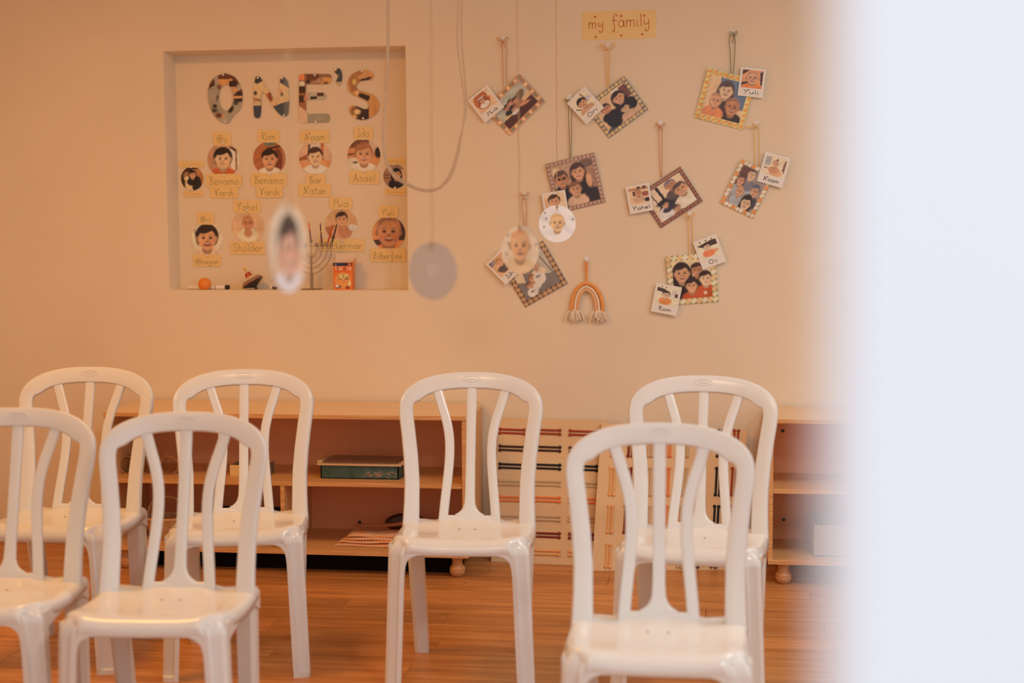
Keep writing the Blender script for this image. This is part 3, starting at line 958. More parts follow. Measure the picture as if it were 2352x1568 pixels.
# ------------------------------------------------------------------ pictures
SK, SK2, SK3 = (205, 140, 95), (190, 120, 78), (222, 165, 118)
PS = [1.0]
def person(cx, cy, r, skin=SK, hair=(50, 28, 20), shirt=(225, 190, 155), hs=1.0, smile=1, long=False, bald=False, rot=0, specs=False):
    r = r * PS[0]
    sh = tuple(max(0, int(c * .78)) for c in skin)
    dk = (60, 30, 22)
    L = []
    if long:
        L.append(('e', cx, cy - .35 * r, 1.25 * r, 1.75 * r, hair))
    L.append(('e', cx, cy - 2.0 * r, 1.75 * r, 1.15 * r, shirt))
    L.append(('e', cx, cy - .95 * r, .5 * r, .5 * r, sh))
    if not bald:
        L.append(('e', cx, cy + .22 * r, 1.02 * r * hs, 1.05 * r * hs, hair))
    else:
        L.append(('e', cx, cy + .30 * r, .92 * r, .92 * r, tuple(int(c * .93) for c in skin)))
        L.append(('e', cx - .1 * r, cy + .75 * r, .7 * r, .42 * r, tuple((a + b) // 2 for a, b in zip(skin, hair))))
    L += [('e', cx - .88 * r, cy - .05 * r, .16 * r, .25 * r, sh), ('e', cx + .88 * r, cy - .05 * r, .16 * r, .25 * r, sh)]
    L.append(('e', cx, cy - .1 * r, .82 * r, .95 * r, skin))
    L.append(('e', cx + .45 * r, cy - .15 * r, .34 * r, .6 * r, tuple(int(c * .93) for c in skin)))
    if not bald:
        L.append(('e', cx - .15 * r, cy + .82 * r, .78 * r, .36 * r, hair, 12))
    for s in (-1, 1):
        L.append(('e', cx + s * .34 * r, cy + .05 * r, .15 * r, .10 * r, dk))
        L.append(('e', cx + s * .36 * r, cy + .27 * r, .2 * r, .045 * r, sh))
        if specs:
            L.append(('e', cx + s * .36 * r, cy + .06 * r, .27 * r, .19 * r, (40, 25, 20)))
        L.append(('e', cx + s * .42 * r, cy - .32 * r, .2 * r, .16 * r, tuple(min(255, int(c * v)) for c, v in zip(skin, (1.04, .93, .88)))))
    L.append(('e', cx, cy - .22 * r, .13 * r, .10 * r, sh))
    if smile:
        L.append(('e', cx, cy - .52 * r, .32 * r * smile, .16 * r * smile, (120, 50, 35)))
        L.append(('e', cx, cy - .46 * r, .24 * r * smile, .06 * r, (215, 165, 135)))
    else:
        L.append(('e', cx, cy - .52 * r, .18 * r, .06 * r, (150, 70, 50)))
    return L

NB = ND - .0005          # back plane of the niche
def portrait(px, py, rpx, label, layers, pins=True, n=44):
    c = ony(px, py, NB)
    r = (ony(px + rpx, py, NB) - ony(px - rpx, py, NB)).length / 2
    # keep the disc inside the niche opening
    pl_ = Plane(c, (1, 0, 0), (0, 0, 1))
    t = thing('portrait_photo', label, 'photo', (c.x, NB, c.z - r), 'round portrait photos in the niche')
    pl_.o.y = NB - .0006
    part(t, 'backing', slab(pl_, circ(r), .0010), PAPER)
    print_mesh(t, 'photo_print', pl_, -r * .995, r * .995, -r * .995, r * .995, layers, n, .0013, True)
    if pins:
        pin(t, pl_, -.001, r * .97, .003)
        pin(t, pl_, .001, -r * .95, .003)
BG1, BG2 = (190, 138, 100), (165, 88, 50)
portrait(514, 367, 37.5, 'round photo of a dark-haired baby in a rust jumper, top row first', [BG1, ('r', 0, 0, .3, 1, (178, 120, 85)), ('r', .72, .2, 1, .85, (222, 190, 150)), ('p', [(.68, .9), (.88, .82), (.9, .7), (.68, .86)], (70, 45, 35)), ('r', .86, .2, .92, .8, (150, 100, 70))] + person(.48, .52, .27, SK3, (38, 24, 20), (190, 85, 40), 1.08, 0))
portrait(619, 364, 37.5, 'round photo of a laughing dark-haired baby against brown, top row second', [BG2, ('r', .35, .88, .7, 1, (110, 105, 80)), ('p', [(.4, .8), (.9, .9), (.9, .85), (.4, .76)], (35, 22, 18)), ('e', .76, .45, .14, .34, (110, 52, 32))] + person(.5, .47, .25, SK, (36, 22, 18), (222, 180, 145)))
portrait(724.5, 362, 37.5, 'round photo of a smiling baby before a wooden chair, top row third', [(205, 150, 108), ('r', .3, .55, .7, .95, (200, 165, 135)), ('r', .28, .3, .35, .9, (90, 60, 50)), ('r', .67, .42, .76, 1, (176, 98, 52)), ('p', [(0, .5), (.3, .62), (.3, .45), (0, .4)], (150, 80, 45)), ('p', [(0, .38), (1, .45), (1, 0), (0, 0)], (205, 130, 78))] + person(.5, .52, .24, SK3, (70, 40, 28), (228, 195, 150), 1.0, .8))
portrait(836, 357, 38, 'round photo of a fair baby laughing on a wooden floor, top row fourth', [(195, 120, 70), ('p', [(0, .72), (.68, .75), (.68, 1), (0, 1)], (120, 68, 45)), ('r', .66, .6, 1, 1, (198, 150, 112)), ('p', [(0, .5), (.35, .55), (.35, .6), (0, .55)], (110, 58, 36)), ('e', .93, .58, .1, .16, (40, 28, 24)), ('e', .2, .28, .26, .16, (225, 180, 140)), ('e', .24, .3, .08, .03, (50, 34, 28))] + person(.5, .53, .28, SK, (160, 95, 60), (220, 180, 145), .98, .9))
portrait(442, 410, 26, 'small dark round photo of a woman with a light dog, left of the first portrait', [(60, 36, 28), ('p', [(.5, .9), (1, .9), (1, .2), (.75, .2)], (175, 105, 58)), ('e', .25, .62, .14, .18, (150, 98, 62)), ('e', .66, .3, .25, .32, (38, 26, 24)), ('e', .35, .28, .17, .3, (220, 165, 110)), ('e', .3, .5, .16, .1, (225, 170, 115))] + person(.52, .66, .15, SK, (32, 22, 20), (30, 24, 24), 1, .8, long=True), n=36)
portrait(907.5, 405, 27, 'small round photo of a long-haired woman beside the right edge of the niche', [(150, 112, 88), ('r', 0, .25, .35, .7, (155, 100, 70)), ('r', 0, .42, .35, .46, (110, 68, 48)), ('r', 0, .54, .35, .58, (110, 68, 48)), ('e', .85, .5, .25, .3, (205, 160, 125))] + person(.56, .58, .2, SK, (28, 20, 20), (30, 24, 24), 1.05, .6, long=True), n=36)
portrait(476, 549, 37, 'round photo of a dark-curled laughing baby on a white bouncer, lower row first', [(222, 180, 140), ('p', [(.1, .8), (.14, .8), (.22, .3), (.18, .3)], (110, 66, 48)), ('p', [(.92, .72), (.95, .75), (.76, .45), (.73, .45)], (100, 62, 46))] + person(.5, .52, .33, SK, (48, 32, 26), (215, 165, 125), 1.08, 1.2))
portrait(570, 520, 37.5, 'round photo of a blond baby in a sleeveless cream top, lower row second', [(205, 152, 108), ('r', 0, 0, 1, .38, (214, 160, 112)), ('e', .5, .2, .3, .12, (160, 95, 62))] + person(.5, .6, .18, SK2, (190, 115, 65), (228, 190, 138), 1.0, .5, bald=True) + [('e', .5, .3, .13, .12, SK2)])
portrait(784, 516, 37, 'round photo of a crawling baby with a headband behind the candles, lower row third', [(198, 140, 92), ('p', [(0, .45), (1, .5), (1, 0), (0, 0)], (224, 175, 130)), ('p', [(0, .44), (.45, .5), (.3, 0), (0, 0)], (165, 98, 60))] + person(.52, .66, .19, SK, (60, 36, 30), (205, 140, 100), 1.0, .7) + [('e', .62, .28, .22, .2, SK2), ('e', .85, .42, .12, .1, (232, 195, 160))])
portrait(893, 536, 38, 'round close-up photo of a bald baby in an orange top, lower row fourth', [(205, 125, 72), ('p', [(0, .7), (.3, 1), (.15, 1), (0, .85)], (70, 40, 30)), ('p', [(.7, 1), (1, .8), (1, .3), (.8, .3)], (66, 40, 34)), ('p', [(0, .3), (.35, .35), (.35, .15), (0, .1)], (70, 46, 40))] + person(.5, .54, .40, SK2, (110, 62, 40), (225, 118, 55), 1, 1, bald=True))

def tagcard(x0, y0, x1, y1, text, label, m=INK_G, cap=None, tw=None, dy=0, slope=0, y=None, th=.0008, wd=.0017, notch=.007):
    yy = (NB if y is None else y) - .0018
    pl_, w_, h_ = quad_plane([(x0, y0), (x1, y0), (x1, y1), (x0, y1)], yy)
    t = thing('name_card', label, 'name card', tuple(pl_.o - Vector((0, 0, h_ / 2))), 'yellow name cards in the niche')
    part(t, 'card', slab(pl_, rect(w_, h_, notch), th), YELLOW)
    if text:
        write(t, pl_, text, 0, -h_ * .30 + dy, w_ * (tw or .74), h_ * (cap or .58), m, wd, th + .0004, slope=slope)
    return t
tagcard(490, 303, 531, 334, 'Oz', 'yellow name card above the baby in the rust jumper', tw=.62)
tagcard(483, 428, 548, 455, 'Vardi', 'lower of two yellow name cards under the baby in the rust jumper', tw=.72)
tagcard(473, 399, 556, 430, 'Benamo', 'upper of two yellow name cards under the baby in the rust jumper', tw=.84, y=NB - .0012)
tagcard(592, 298, 642, 327, 'Rom', 'yellow name card above the laughing baby against brown', tw=.68)
tagcard(589, 426, 650, 454, 'Vardi', 'lower of two yellow name cards under the laughing baby against brown', tw=.76, y=NB - .0012)
tagcard(576, 397, 660, 428, 'Benamo', 'upper of two yellow name cards under the laughing baby against brown', tw=.82)
tagcard(690, 298, 757, 328, 'Noam', 'yellow name card above the baby before the wooden chair', tw=.72)
tagcard(703, 399, 747, 426, 'Bar', 'narrow upper yellow name card under the baby before the chair', tw=.72, y=NB - .0012)
tagcard(686, 421, 761, 452, 'Natan', 'wide lower yellow name card under the baby before the chair', tw=.72)
tagcard(813, 290, 857, 321, 'jdo', 'yellow name card above the fair baby on the wooden floor', tw=.66, cap=.62)
tagcard(803, 391, 871, 423, 'Asael', 'yellow name card under the fair baby on the wooden floor', tw=.78)
tagcard(411, 370, 468, 385, '~_~~~', 'yellow strip with faint orange writing above the woman with the dog', INK_O, tw=.8, cap=.7, notch=.003)
tagcard(423, 438, 467, 452, '_~~_', 'yellow strip with faint orange writing under the woman with the dog', INK_O, tw=.8, cap=.7, notch=.003)
tagcard(884, 363, 931, 378, '~~_~~', 'yellow strip with faint orange writing above the long-haired woman', INK_O, tw=.8, cap=.7, notch=.003)
tagcard(885, 433, 932, 448, '_~~~~', 'yellow strip with faint orange writing under the long-haired woman', INK_O, tw=.8, cap=.7, notch=.003)
tagcard(453, 487, 492, 516, 'Ori', 'small yellow name card above the dark-curled baby', tw=.62, cap=.46)
tagcard(444, 584, 508, 612, 'Ohayon', 'yellow name card under the dark-curled baby', tw=.84, cap=.44)
tagcard(537, 459, 599, 489, 'Yahel', 'yellow name card above the blond baby in cream', tw=.78)
tagcard(529, 554, 611, 584, 'Sholder', 'yellow name card under the blond baby in cream', tw=.84, cap=.64)
tagcard(757, 452, 809, 481, 'Mia', 'yellow name card above the crawling baby', tw=.70, cap=.64)
tagcard(735, 548, 838, 577, 'Zuckerman', 'long yellow name card behind the candle holder', tw=.92, cap=.56)
tagcard(869, 471, 915, 500, 'Yuli', 'small yellow name card above the bald baby in orange', tw=.70, cap=.46)
tagcard(850, 570, 932, 601, 'Zilberfine', 'yellow name card under the bald baby in orange', tw=.84, cap=.5)

# ------------------------------------------------------------------ the letters ONE'S cut from photographs
def fat(path, rad, n=10):
    """outline of a fat round-ended stroke path (a,b) as polygon pieces"""
    return path, rad
def outline_mesh(t, name, outer, holes, pl_, layers, ref, step, th=.0012):
    cu = bpy.data.curves.new('tmp', 'CURVE')
    cu.dimensions = '2D'
    cu.fill_mode = 'FRONT'
    for ring in [outer] + holes:
        sp = cu.splines.new('POLY')
        sp.points.add(len(ring) - 1)
        for p, q in zip(sp.points, ring):
            p.co = (q[0], q[1], 0, 1)
        sp.use_cyclic_u = True
    ob = bpy.data.objects.new('tmp', cu)
    COL.objects.link(ob)
    dg = bpy.context.evaluated_depsgraph_get()
    me0 = bpy.data.meshes.new_from_object(ob.evaluated_get(dg))
    bpy.data.objects.remove(ob)
    bpy.data.curves.remove(cu)
    bm = bmesh.new()
    bm.from_mesh(me0)
    bpy.data.meshes.remove(me0)
    xs = [p[0] for p in outer]
    ys = [p[1] for p in outer]
    x = min(xs) + step
    while x < max(xs):
        bmesh.ops.bisect_plane(bm, geom=bm.verts[:] + bm.edges[:] + bm.faces[:], plane_co=(x, 0, 0), plane_no=(1, 0, 0))
        x += step
    y = min(ys) + step
    while y < max(ys):
        bmesh.ops.bisect_plane(bm, geom=bm.verts[:] + bm.edges[:] + bm.faces[:], plane_co=(0, y, 0), plane_no=(0, 1, 0))
        y += step
    bm.verts.index_update()
    P = [(v.co.x, v.co.y) for v in bm.verts]
    F = [tuple(v.index for v in f.verts) for f in bm.faces]
    bm.free()
    x0, y0, x1, y1 = ref
    b = BASE[t.name]
    me = bpy.data.meshes.new(name)
    me.from_pydata([tuple(pl_(p[0], p[1], th) - b) for p in P], [], F)
    colour(me, [(p[0] - x0) / (x1 - x0) for p in P], [(p[1] - y0) / (y1 - y0) for p in P], layers)
    o = put(name, me, PRINT, t)
    BASE[o.name] = b
    me.update()
    md = o.modifiers.new('card', 'SOLIDIFY')
    md.thickness = .001
    md.offset = 0
    return o
def px2(pl_, pts, yy):
    r = []
    for px, py in pts:
        p = ony(px, py, yy) - pl_.o
        r.append((p.dot(pl_.ex), p.dot(pl_.ey)))
    return r
def letter(label, outer, holes, layers, pins):
    yy = NB - .0025
    xs, ys = [p[0] for p in outer], [p[1] for p in outer]
    c = ony((min(xs) + max(xs)) / 2, max(ys), yy)
    t = thing('letter_cutout', label, 'letter', tuple(c), 'photo collage letters at the top of the niche')
    pl_ = Plane(c, (1, 0, 0), (0, 0, 1))
    o2 = px2(pl_, outer, yy)
    h2 = [px2(pl_, h, yy) for h in holes]
    ax, ay = [p[0] for p in o2], [p[1] for p in o2]
    outline_mesh(t, 'cutout', o2, h2, pl_, layers, (min(ax), min(ay), max(ax), max(ay)), .0048)
    for p in px2(pl_, pins, yy):
        pin(t, pl_, p[0], p[1], .002, .0045)
sm = lambda pts, k=5: [tuple(p) for p in smooth_pts(list(pts) + [pts[0]], k)[:-1]]
GREY, BRN, TAN, DKB, TEALG, ORG = (158, 132, 105), (98, 50, 34), (208, 150, 92), (46, 30, 28), (58, 58, 62), (216, 110, 60)
letter('letter O cut from photos', sm([(516, 168), (540, 178), (555, 205), (557, 225), (552, 250), (540, 262), (531, 274), (525, 283), (508, 280), (490, 262), (479, 232), (479, 205), (490, 180)]),
       [[(519.5 + 16.5 * math.cos(2 * math.pi * k / 28), 224 + 30 * math.sin(2 * math.pi * k / 28)) for k in range(28)]],
       [GREY, ('p', [(.3, 1), (.75, 1), (1, .75), (.72, .8), (.3, .86)], BRN), ('p', [(.3, .88), (.7, .88), (.95, .55), (.72, .62), (.7, .75), (.3, .76)], (200, 130, 72)), ('r', .62, .72, .85, .84, DKB), ('p', [(.72, .55), (1, .7), (1, .52)], BRN), ('e', .9, .58, .1, .06, DKB),
        ('p', [(0, .66), (.05, .8), (.2, .9), (.2, .78)], BRN), ('r', .08, .75, .22, .78, DKB), ('e', .33, .73, .06, .06, (130, 70, 50)), ('r', .72, .5, 1, .54, (205, 140, 85)), ('r', .75, .42, 1, .5, DKB), ('e', .8, .4, .08, .04, (60, 52, 48)), ('e', .28, .53, .03, .04, DKB), ('e', .25, .46, .02, .03, DKB), ('e', .2, .35, .06, .04, DKB), ('e', .18, .26, .1, .04, (70, 58, 48)), ('e', .3, .16, .1, .05, BRN), ('e', .42, .15, .03, .03, (230, 120, 60)), ('e', .66, .28, .1, .06, DKB, 40)],
       [(514, 172), (518, 280)])
letter('letter N cut from photos', sm([(593, 175), (603, 182), (612, 198), (622, 214), (634, 228), (641, 218), (642, 200), (645, 180), (654, 178), (662, 190), (664, 215), (664, 245), (661, 264), (650, 267), (638, 258), (626, 242), (614, 222), (604, 212), (600, 222), (600, 250), (597, 269), (587, 270), (583, 258), (583, 225), (584, 195), (588, 177)], 4), [],
       [(205, 160, 110), ('p', [(0, .85), (.05, 1), (.2, 1), (.28, .88), (.1, .82)], (45, 48, 52)), ('p', [(.74, .85), (.8, 1), (1, .95), (1, .7), (.9, .75)], (62, 62, 64)), ('r', 0, 0, .25, .30, (62, 62, 66)), ('p', [(.55, .28), (1, .4), (1, 0), (.6, 0)], (64, 66, 66)), ('p', [(.3, .55), (.5, .62), (.55, .42), (.42, .36)], (140, 68, 42)), ('p', [(.3, .55), (.38, .56), (.42, .4), (.36, .4)], (218, 108, 40)), ('e', .06, .6, .05, .05, DKB), ('e', .12, .44, .14, .02, DKB, -15), ('e', .06, .42, .06, .03, (190, 110, 75)), ('e', .8, .56, .04, .05, (90, 72, 60)), ('e', .78, .64, .04, .03, (200, 110, 60)), ('e', .58, .34, .06, .05, (215, 150, 110))],
       [(593, 179), (649, 180), (653, 265)])
letter('letter E cut from photos', [(690, 170), (757, 170), (761, 174), (762, 184), (758, 191), (752, 193), (704, 193), (703, 213), (744, 213), (748, 216), (749, 224), (745, 228), (703, 229), (703, 262), (752, 261), (757, 265), (758, 275), (753, 281), (690, 282), (687, 278), (687, 175)], [],
       [(200, 150, 110), ('r', 0, .76, 1, 1, (130, 80, 55)), ('r', 0, .86, .2, 1, (226, 118, 70)), ('r', .25, .88, .62, 1, BRN), ('p', [(.3, .8), (.7, .93), (.7, .8)], (165, 115, 82)), ('p', [(.7, .78), (1, .78), (1, .93), (.72, .92)], (198, 132, 70)), ('e', .82, .8, .08, .04, (110, 66, 40)), ('r', .22, .8, .36, .88, DKB), ('r', .03, .76, .18, .84, (225, 185, 145)), ('r', 0, .6, .22, .76, (58, 28, 22)), ('r', 0, .25, .22, .6, (150, 85, 52)), ('r', 0, .42, .16, .56, (60, 34, 26)), ('e', .25, .5, .08, .05, (190, 120, 88)), ('r', .3, .46, .9, .62, (170, 145, 112)), ('r', .55, .54, .76, .62, (75, 35, 28)), ('r', .36, .48, .56, .54, DKB), ('p', [(0, .35), (.2, .25), (.26, 0), (0, 0)], (208, 158, 118)), ('r', .25, 0, 1, .2, (152, 128, 98)), ('e', .88, .12, .015, .015, DKB)],
       [(724, 173), (726, 280)])
letter('apostrophe cut from dark blue photo', sm([(771, 160), (778, 157), (784, 163), (786, 178), (783, 194), (777, 196), (772, 188), (776, 178), (775, 172), (769, 165)], 4), [],
       [(48, 52, 60), ('e', .5, .55, .1, .1, (140, 110, 80)), ('r', 0, 0, 1, .22, (180, 140, 100))], [(772, 161)])
letter('letter S cut from photos', sm([(833, 160), (850, 163), (858, 172), (855, 182), (842, 184), (828, 187), (819, 196), (822, 205), (836, 211), (855, 217), (867, 228), (871, 243), (865, 260), (850, 271), (832, 275), (815, 271), (803, 258), (803, 246), (811, 242), (825, 246), (838, 251), (846, 248), (846, 238), (838, 230), (822, 223), (806, 214), (799, 202), (800, 186), (810, 170)], 4), [],
       [(196, 128, 70), ('p', [(.0, .8), (.3, 1), (.55, .95), (.35, .6), (.1, .55)], (160, 96, 55)), ('p', [(.3, .85), (.6, .98), (.7, .9), (.4, .8)], (190, 130, 76)), ('p', [(.45, .82), (.8, .86), (.7, .79), (.42, .78)], (50, 38, 36)), ('e', .22, .76, .06, .06, (222, 165, 90)), ('p', [(.3, .56), (.7, .48), (.68, .36), (.35, .46)], (46, 30, 28)), ('e', .3, .54, .06, .04, (226, 160, 100)), ('r', .25, .0, .68, .28, (66, 40, 32)), ('e', .2, .18, .12, .09, (130, 78, 48)), ('e', .3, .16, .1, .05, (222, 165, 105)), ('e', .22, .06, .06, .03, (226, 160, 100)), ('r', .45, .0, .66, .22, (50, 32, 30))],
       [(832, 164), (835, 272)])

# ================================================================== "my family" SIGN, HOOKS, HANGING CARDS, INSTANT PHOTOS
PS[0] = .88
sq = [(1337.6, 27.8), (1507, 21.7), (1507.8, 87.6), (1338.5, 92.3)]
pl_, w_, h_ = quad_plane(sq, -.0006)
t = thing('paper_sign', 'yellow paper sign with red handwriting and hearts at the top of the wall', 'sign', tuple(pl_.o - Vector((0, 0, h_ / 2))))
part(t, 'paper', slab(pl_, rect(w_, h_), .0008), YELLOW)
write(t, pl_, 'my', -w_ * .315, -h_ * .10, w_ * .215, h_ * .40, INK_R, .0030, .0012)
write(t, pl_, 'family', w_ * .155, -h_ * .075, w_ * .53, h_ * .46, INK_R, .0030, .0012)
for hx, hy in ((.172, .815), (.18, .10), (.525, .81), (.525, .125), (.84, .80), (.81, .145)):
    pts = heart((hx - .5) * w_, (hy - .5) * h_, .0058)
    part(t, 'heart', ([pl_(a, b, .0012) for a, b in pts], [tuple(range(len(pts)))]), INK_R, 180)

def hook(px, py, label, w_=.020, h_=.026):
    c = ony(px, py, -.001)
    pl_ = Plane(c, (1, 0, 0), (0, 0, 1))
    t = thing('wall_hook', label, 'hook', tuple(c - Vector((0, 0, h_ / 2))), 'small white hooks on the wall')
    pts = [(w_ / 2 * math.copysign(abs(math.cos(a)) ** .6, math.cos(a)), h_ / 2 * math.copysign(abs(math.sin(a)) ** .6, math.sin(a))) for a in [2 * math.pi * k / 20 for k in range(20)]]
    part(t, 'plate', slab(pl_, pts, .0035, .001), HOOKM)
    part(t, 'hook', tube([pl_(0, .002, .003), pl_(0, -.004, .005), pl_(0, -.009, .009), pl_(0, -.008, .014), pl_(0, -.003, .016)], [.0035, .0032, .003, .003, .0022], 8), HOOKM)
    return c
def string_part(t, pts_px, y0, y1, m, r=.0013, name='string'):
    n = len(pts_px)
    pts = [ony(px, py, y0 + (y1 - y0) * i / (n - 1)) for i, (px, py) in enumerate(pts_px)]
    P = [Vector(p) for p in smooth_pts([tuple(p) for p in pts], 4)] if n > 2 else pts
    return part(t, name, tube(P, r, 6), m)
def bow(t, px, py, y, m, sx=1.0, sy=1.0, r=.0013, tails=True):
    """two loops and two loose ends tied at a pixel"""
    shs = []
    for s, (lx, ly) in ((-1, (13, 8)), (1, (12, 9))):
        pts = [(px, py)] + [(px + s * lx * sx * f, py - ly * sy * g) for f, g in ((.5, .75), (.95, 1.0), (1.05, .55), (.6, .1))] + [(px, py)]
        P = [Vector(p) for p in smooth_pts([tuple(ony(a, b, y - .001 * i)) for i, (a, b) in enumerate(pts)], 5)]
        shs.append(tube(P, r, 6))
        if tails:
            pts = [(px, py), (px + s * 3 * sx, py + 7 * sy), (px + s * 6 * sx, py + 14 * sy)]
            shs.append(tube([Vector(p) for p in smooth_pts([tuple(ony(a, b, y)) for a, b in pts], 4)], r * .9, 6))
    shs.append(lathe([(0, -.004), (.003, -.002), (.003, .002), (0, .004)], 8, Matrix.Translation(ony(px, py, y - .002))))
    part(t, 'bow', join(*shs), m)
S_RUST, S_GOLD, S_GREEN = flat('rust_thread', 186, 112, 62, .9), flat('gold_ribbon', 214, 150, 80, .8), flat('green_thread', 116, 98, 64, .9)

def motif(kind, w_, h_, bw):
    """border print: ring of motifs around the picture, as paint layers (u, v in 0..1)"""
    L = []
    nx, ny = max(4, int(round(w_ / bw / 1.15))), max(4, int(round(h_ / bw / 1.15)))
    cu, cv = bw / w_ / 2, bw / h_ / 2
    pos = [(cu + (1 - 2 * cu) * i / nx, 1 - cv) for i in range(nx + 1)] + [(cu + (1 - 2 * cu) * i / nx, cv) for i in range(nx + 1)] + \
          [(cu, cv + (1 - 2 * cv) * j / ny) for j in range(1, ny)] + [(1 - cu, cv + (1 - 2 * cv) * j / ny) for j in range(1, ny)]
    for i, (u, v) in enumerate(pos):
        a, b = .36 * bw / w_, .36 * bw / h_
        if kind == 'dots':
            L.append(('e', u, v, a * 1.05, b * 1.05, (118, 116, 92) if i % 2 else (226, 172, 124)))
            L.append(('e', u + cu * .8 * (1 if v > .9 or v < .1 else 0), v + cv * .8 * (0 if v > .9 or v < .1 else 1), a * .4, b * .4, (150, 72, 34)))
        elif kind == 'citrus':
            L += [('e', u, v, a * 1.05, b * 1.05, (222, 170, 110)), ('e', u, v, a * .8, b * .8, (222, 142, 62)), ('e', u, v, a * .35, b * .35, (232, 172, 100))] if i % 2 == 0 else \
                 [('e', u, v, a * 1.1, b * .45, (220, 155, 90), 40), ('e', u, v, a * 1.1, b * .45, (220, 155, 90), -40)]
        elif kind == 'orange':
            L += [('e', u, v, a * 1.05, b * 1.05, (224, 118, 44)), ('e', u, v, a * .7, b * .7, (232, 140, 62))] if i % 2 else [('e', u, v, a * 1.15, b * .8, (228, 128, 52), 30)]
            L += [('e', u + a * 1.3, v - b, a * .3, b * .3, (105, 70, 36)), ('e', u + a * 1.2, v + b * .8, a * .25, b * .25, (120, 80, 40))]
        elif kind == 'cross':
            L += [('e', u, v, a * .85, b * .4, (232, 180, 140), 45), ('e', u, v, a * .85, b * .4, (232, 180, 140), -45), ('e', u, v, a * .22, b * .22, (130, 55, 38))]
        elif kind == 'brown':
            L += [('e', u, v, a * .9, b * .9, (150, 80, 52)), ('e', u, v, a * .4, b * .4, (185, 95, 62)), ('e', u + a * 1.5, v + b * 1.4 * (1 if v < .1 else 0), a * .3, b * .3, (180, 150, 110))]
        elif kind == 'flower':
            L += [('e', u, v, a * 1.15, b * 1.15, (235, 195, 155)) if i % 3 else ('e', u, v, a * 1.2, b * 1.2, (226, 116, 50)), ('e', u + a * 1.2, v - b * .9, a * .5, b * .5, (120, 92, 50)), ('e', u - a * .9, v + b * 1.1, a * .35, b * .35, (140, 100, 60))]
        elif kind == 'line':
            L += [('e', u, v, a * 1.25, b * 1.25, (82, 52, 38)), ('e', u, v, a * 1.1, b * 1.1, (214, 152, 96)), ('e', u, v, a * .55, b * .55, (92, 58, 42)), ('e', u, v, a * .42, b * .42, (220, 160, 104)), ('e', u + a * .7, v + b * .7, a * .5, b * .18, (82, 52, 38), 30)]
        elif kind == 'cream':
            L += [('e', u, v, a * 1.2, b * 1.2, (235, 190, 140)) if i % 2 else ('e', u, v, a * 1.1, b * 1.1, (232, 152, 100)), ('e', u + a, v - b * 1.1, a * .6, b * .3, (62, 56, 30), 30), ('e', u - a, v + b * 1.1, a * .35, b * .35, (66, 58, 34))]
    return L
def hung_card(q, y, label, kind, base, pic, bw=.022, n=72, tilt=R(3)):
    pl_, w_, h_ = quad_plane(q, y, tilt)
    low = min(pl_(a, b).z for a, b in rect(w_, h_))
    t = thing('hanging_photo_card', label, 'photo card', (pl_.o.x, y, low), 'framed family photo cards hanging on the wall')
    part(t, 'backing', slab(pl_, rect(w_, h_), .003, -.003), PAPER)
    iu, iv = bw / w_, bw / h_
    inner = [(iu, iv), (1 - iu, iv), (1 - iu, 1 - iv), (iu, 1 - iv)]
    L = [base] + motif(kind, w_, h_, bw)
    L.append(('p', inner, pic[0]))
    for l in pic[1:]:                       # picture coordinates to card coordinates
        if l[0] == 'e':
            L.append(('e', iu + l[1] * (1 - 2 * iu), iv + l[2] * (1 - 2 * iv), l[3] * (1 - 2 * iu), l[4] * (1 - 2 * iv), *l[5:]))
        elif l[0] == 'p':
            L.append(('p', [(iu + a * (1 - 2 * iu), iv + b * (1 - 2 * iv)) for a, b in l[1]], l[2]))
        elif l[0] == 'r':
            L.append(('r', iu + l[1] * (1 - 2 * iu), iv + l[2] * (1 - 2 * iv), iu + l[3] * (1 - 2 * iu), iv + l[4] * (1 - 2 * iv), l[5]))
    # re-cover the border where the picture's shapes spill over it
    o = print_mesh(t, 'photo_print', pl_, -w_ / 2, w_ / 2, -h_ / 2, h_ / 2, [base] + motif(kind, w_, h_, bw), n, .0002)
    print_mesh(t, 'family_picture', pl_, -w_ / 2 + bw, w_ / 2 - bw, -h_ / 2 + bw, h_ / 2 - bw, list(pic), n, .0005)
    return t
def instant(q, y, label, text, pic, off_y=None, tilt=0, n=44):
    pl_, w_, h_ = quad_plane(q, y, tilt)
    low = min(pl_(a, b).z for a, b in rect(w_, h_))
    t = thing('instant_photo', label, 'photo', (pl_.o.x, y, low), 'white-bordered instant photos on the wall')
    part(t, 'backing', slab(pl_, rect(w_, h_), .0014, -.0014), PAPER)
    print_mesh(t, 'photo_print', pl_, -w_ * .41, w_ * .41, -h_ * .20, h_ * .43, pic, n, .0003)
    if text:
        write(t, pl_, text, w_ * .02, -h_ * .40, w_ * (.13 * len(text) + .12), h_ * .135, INK_K, .0021, .0005)
    return t
Y0, Y1 = -.010, -.017     # cards, then the instant photos lying over them

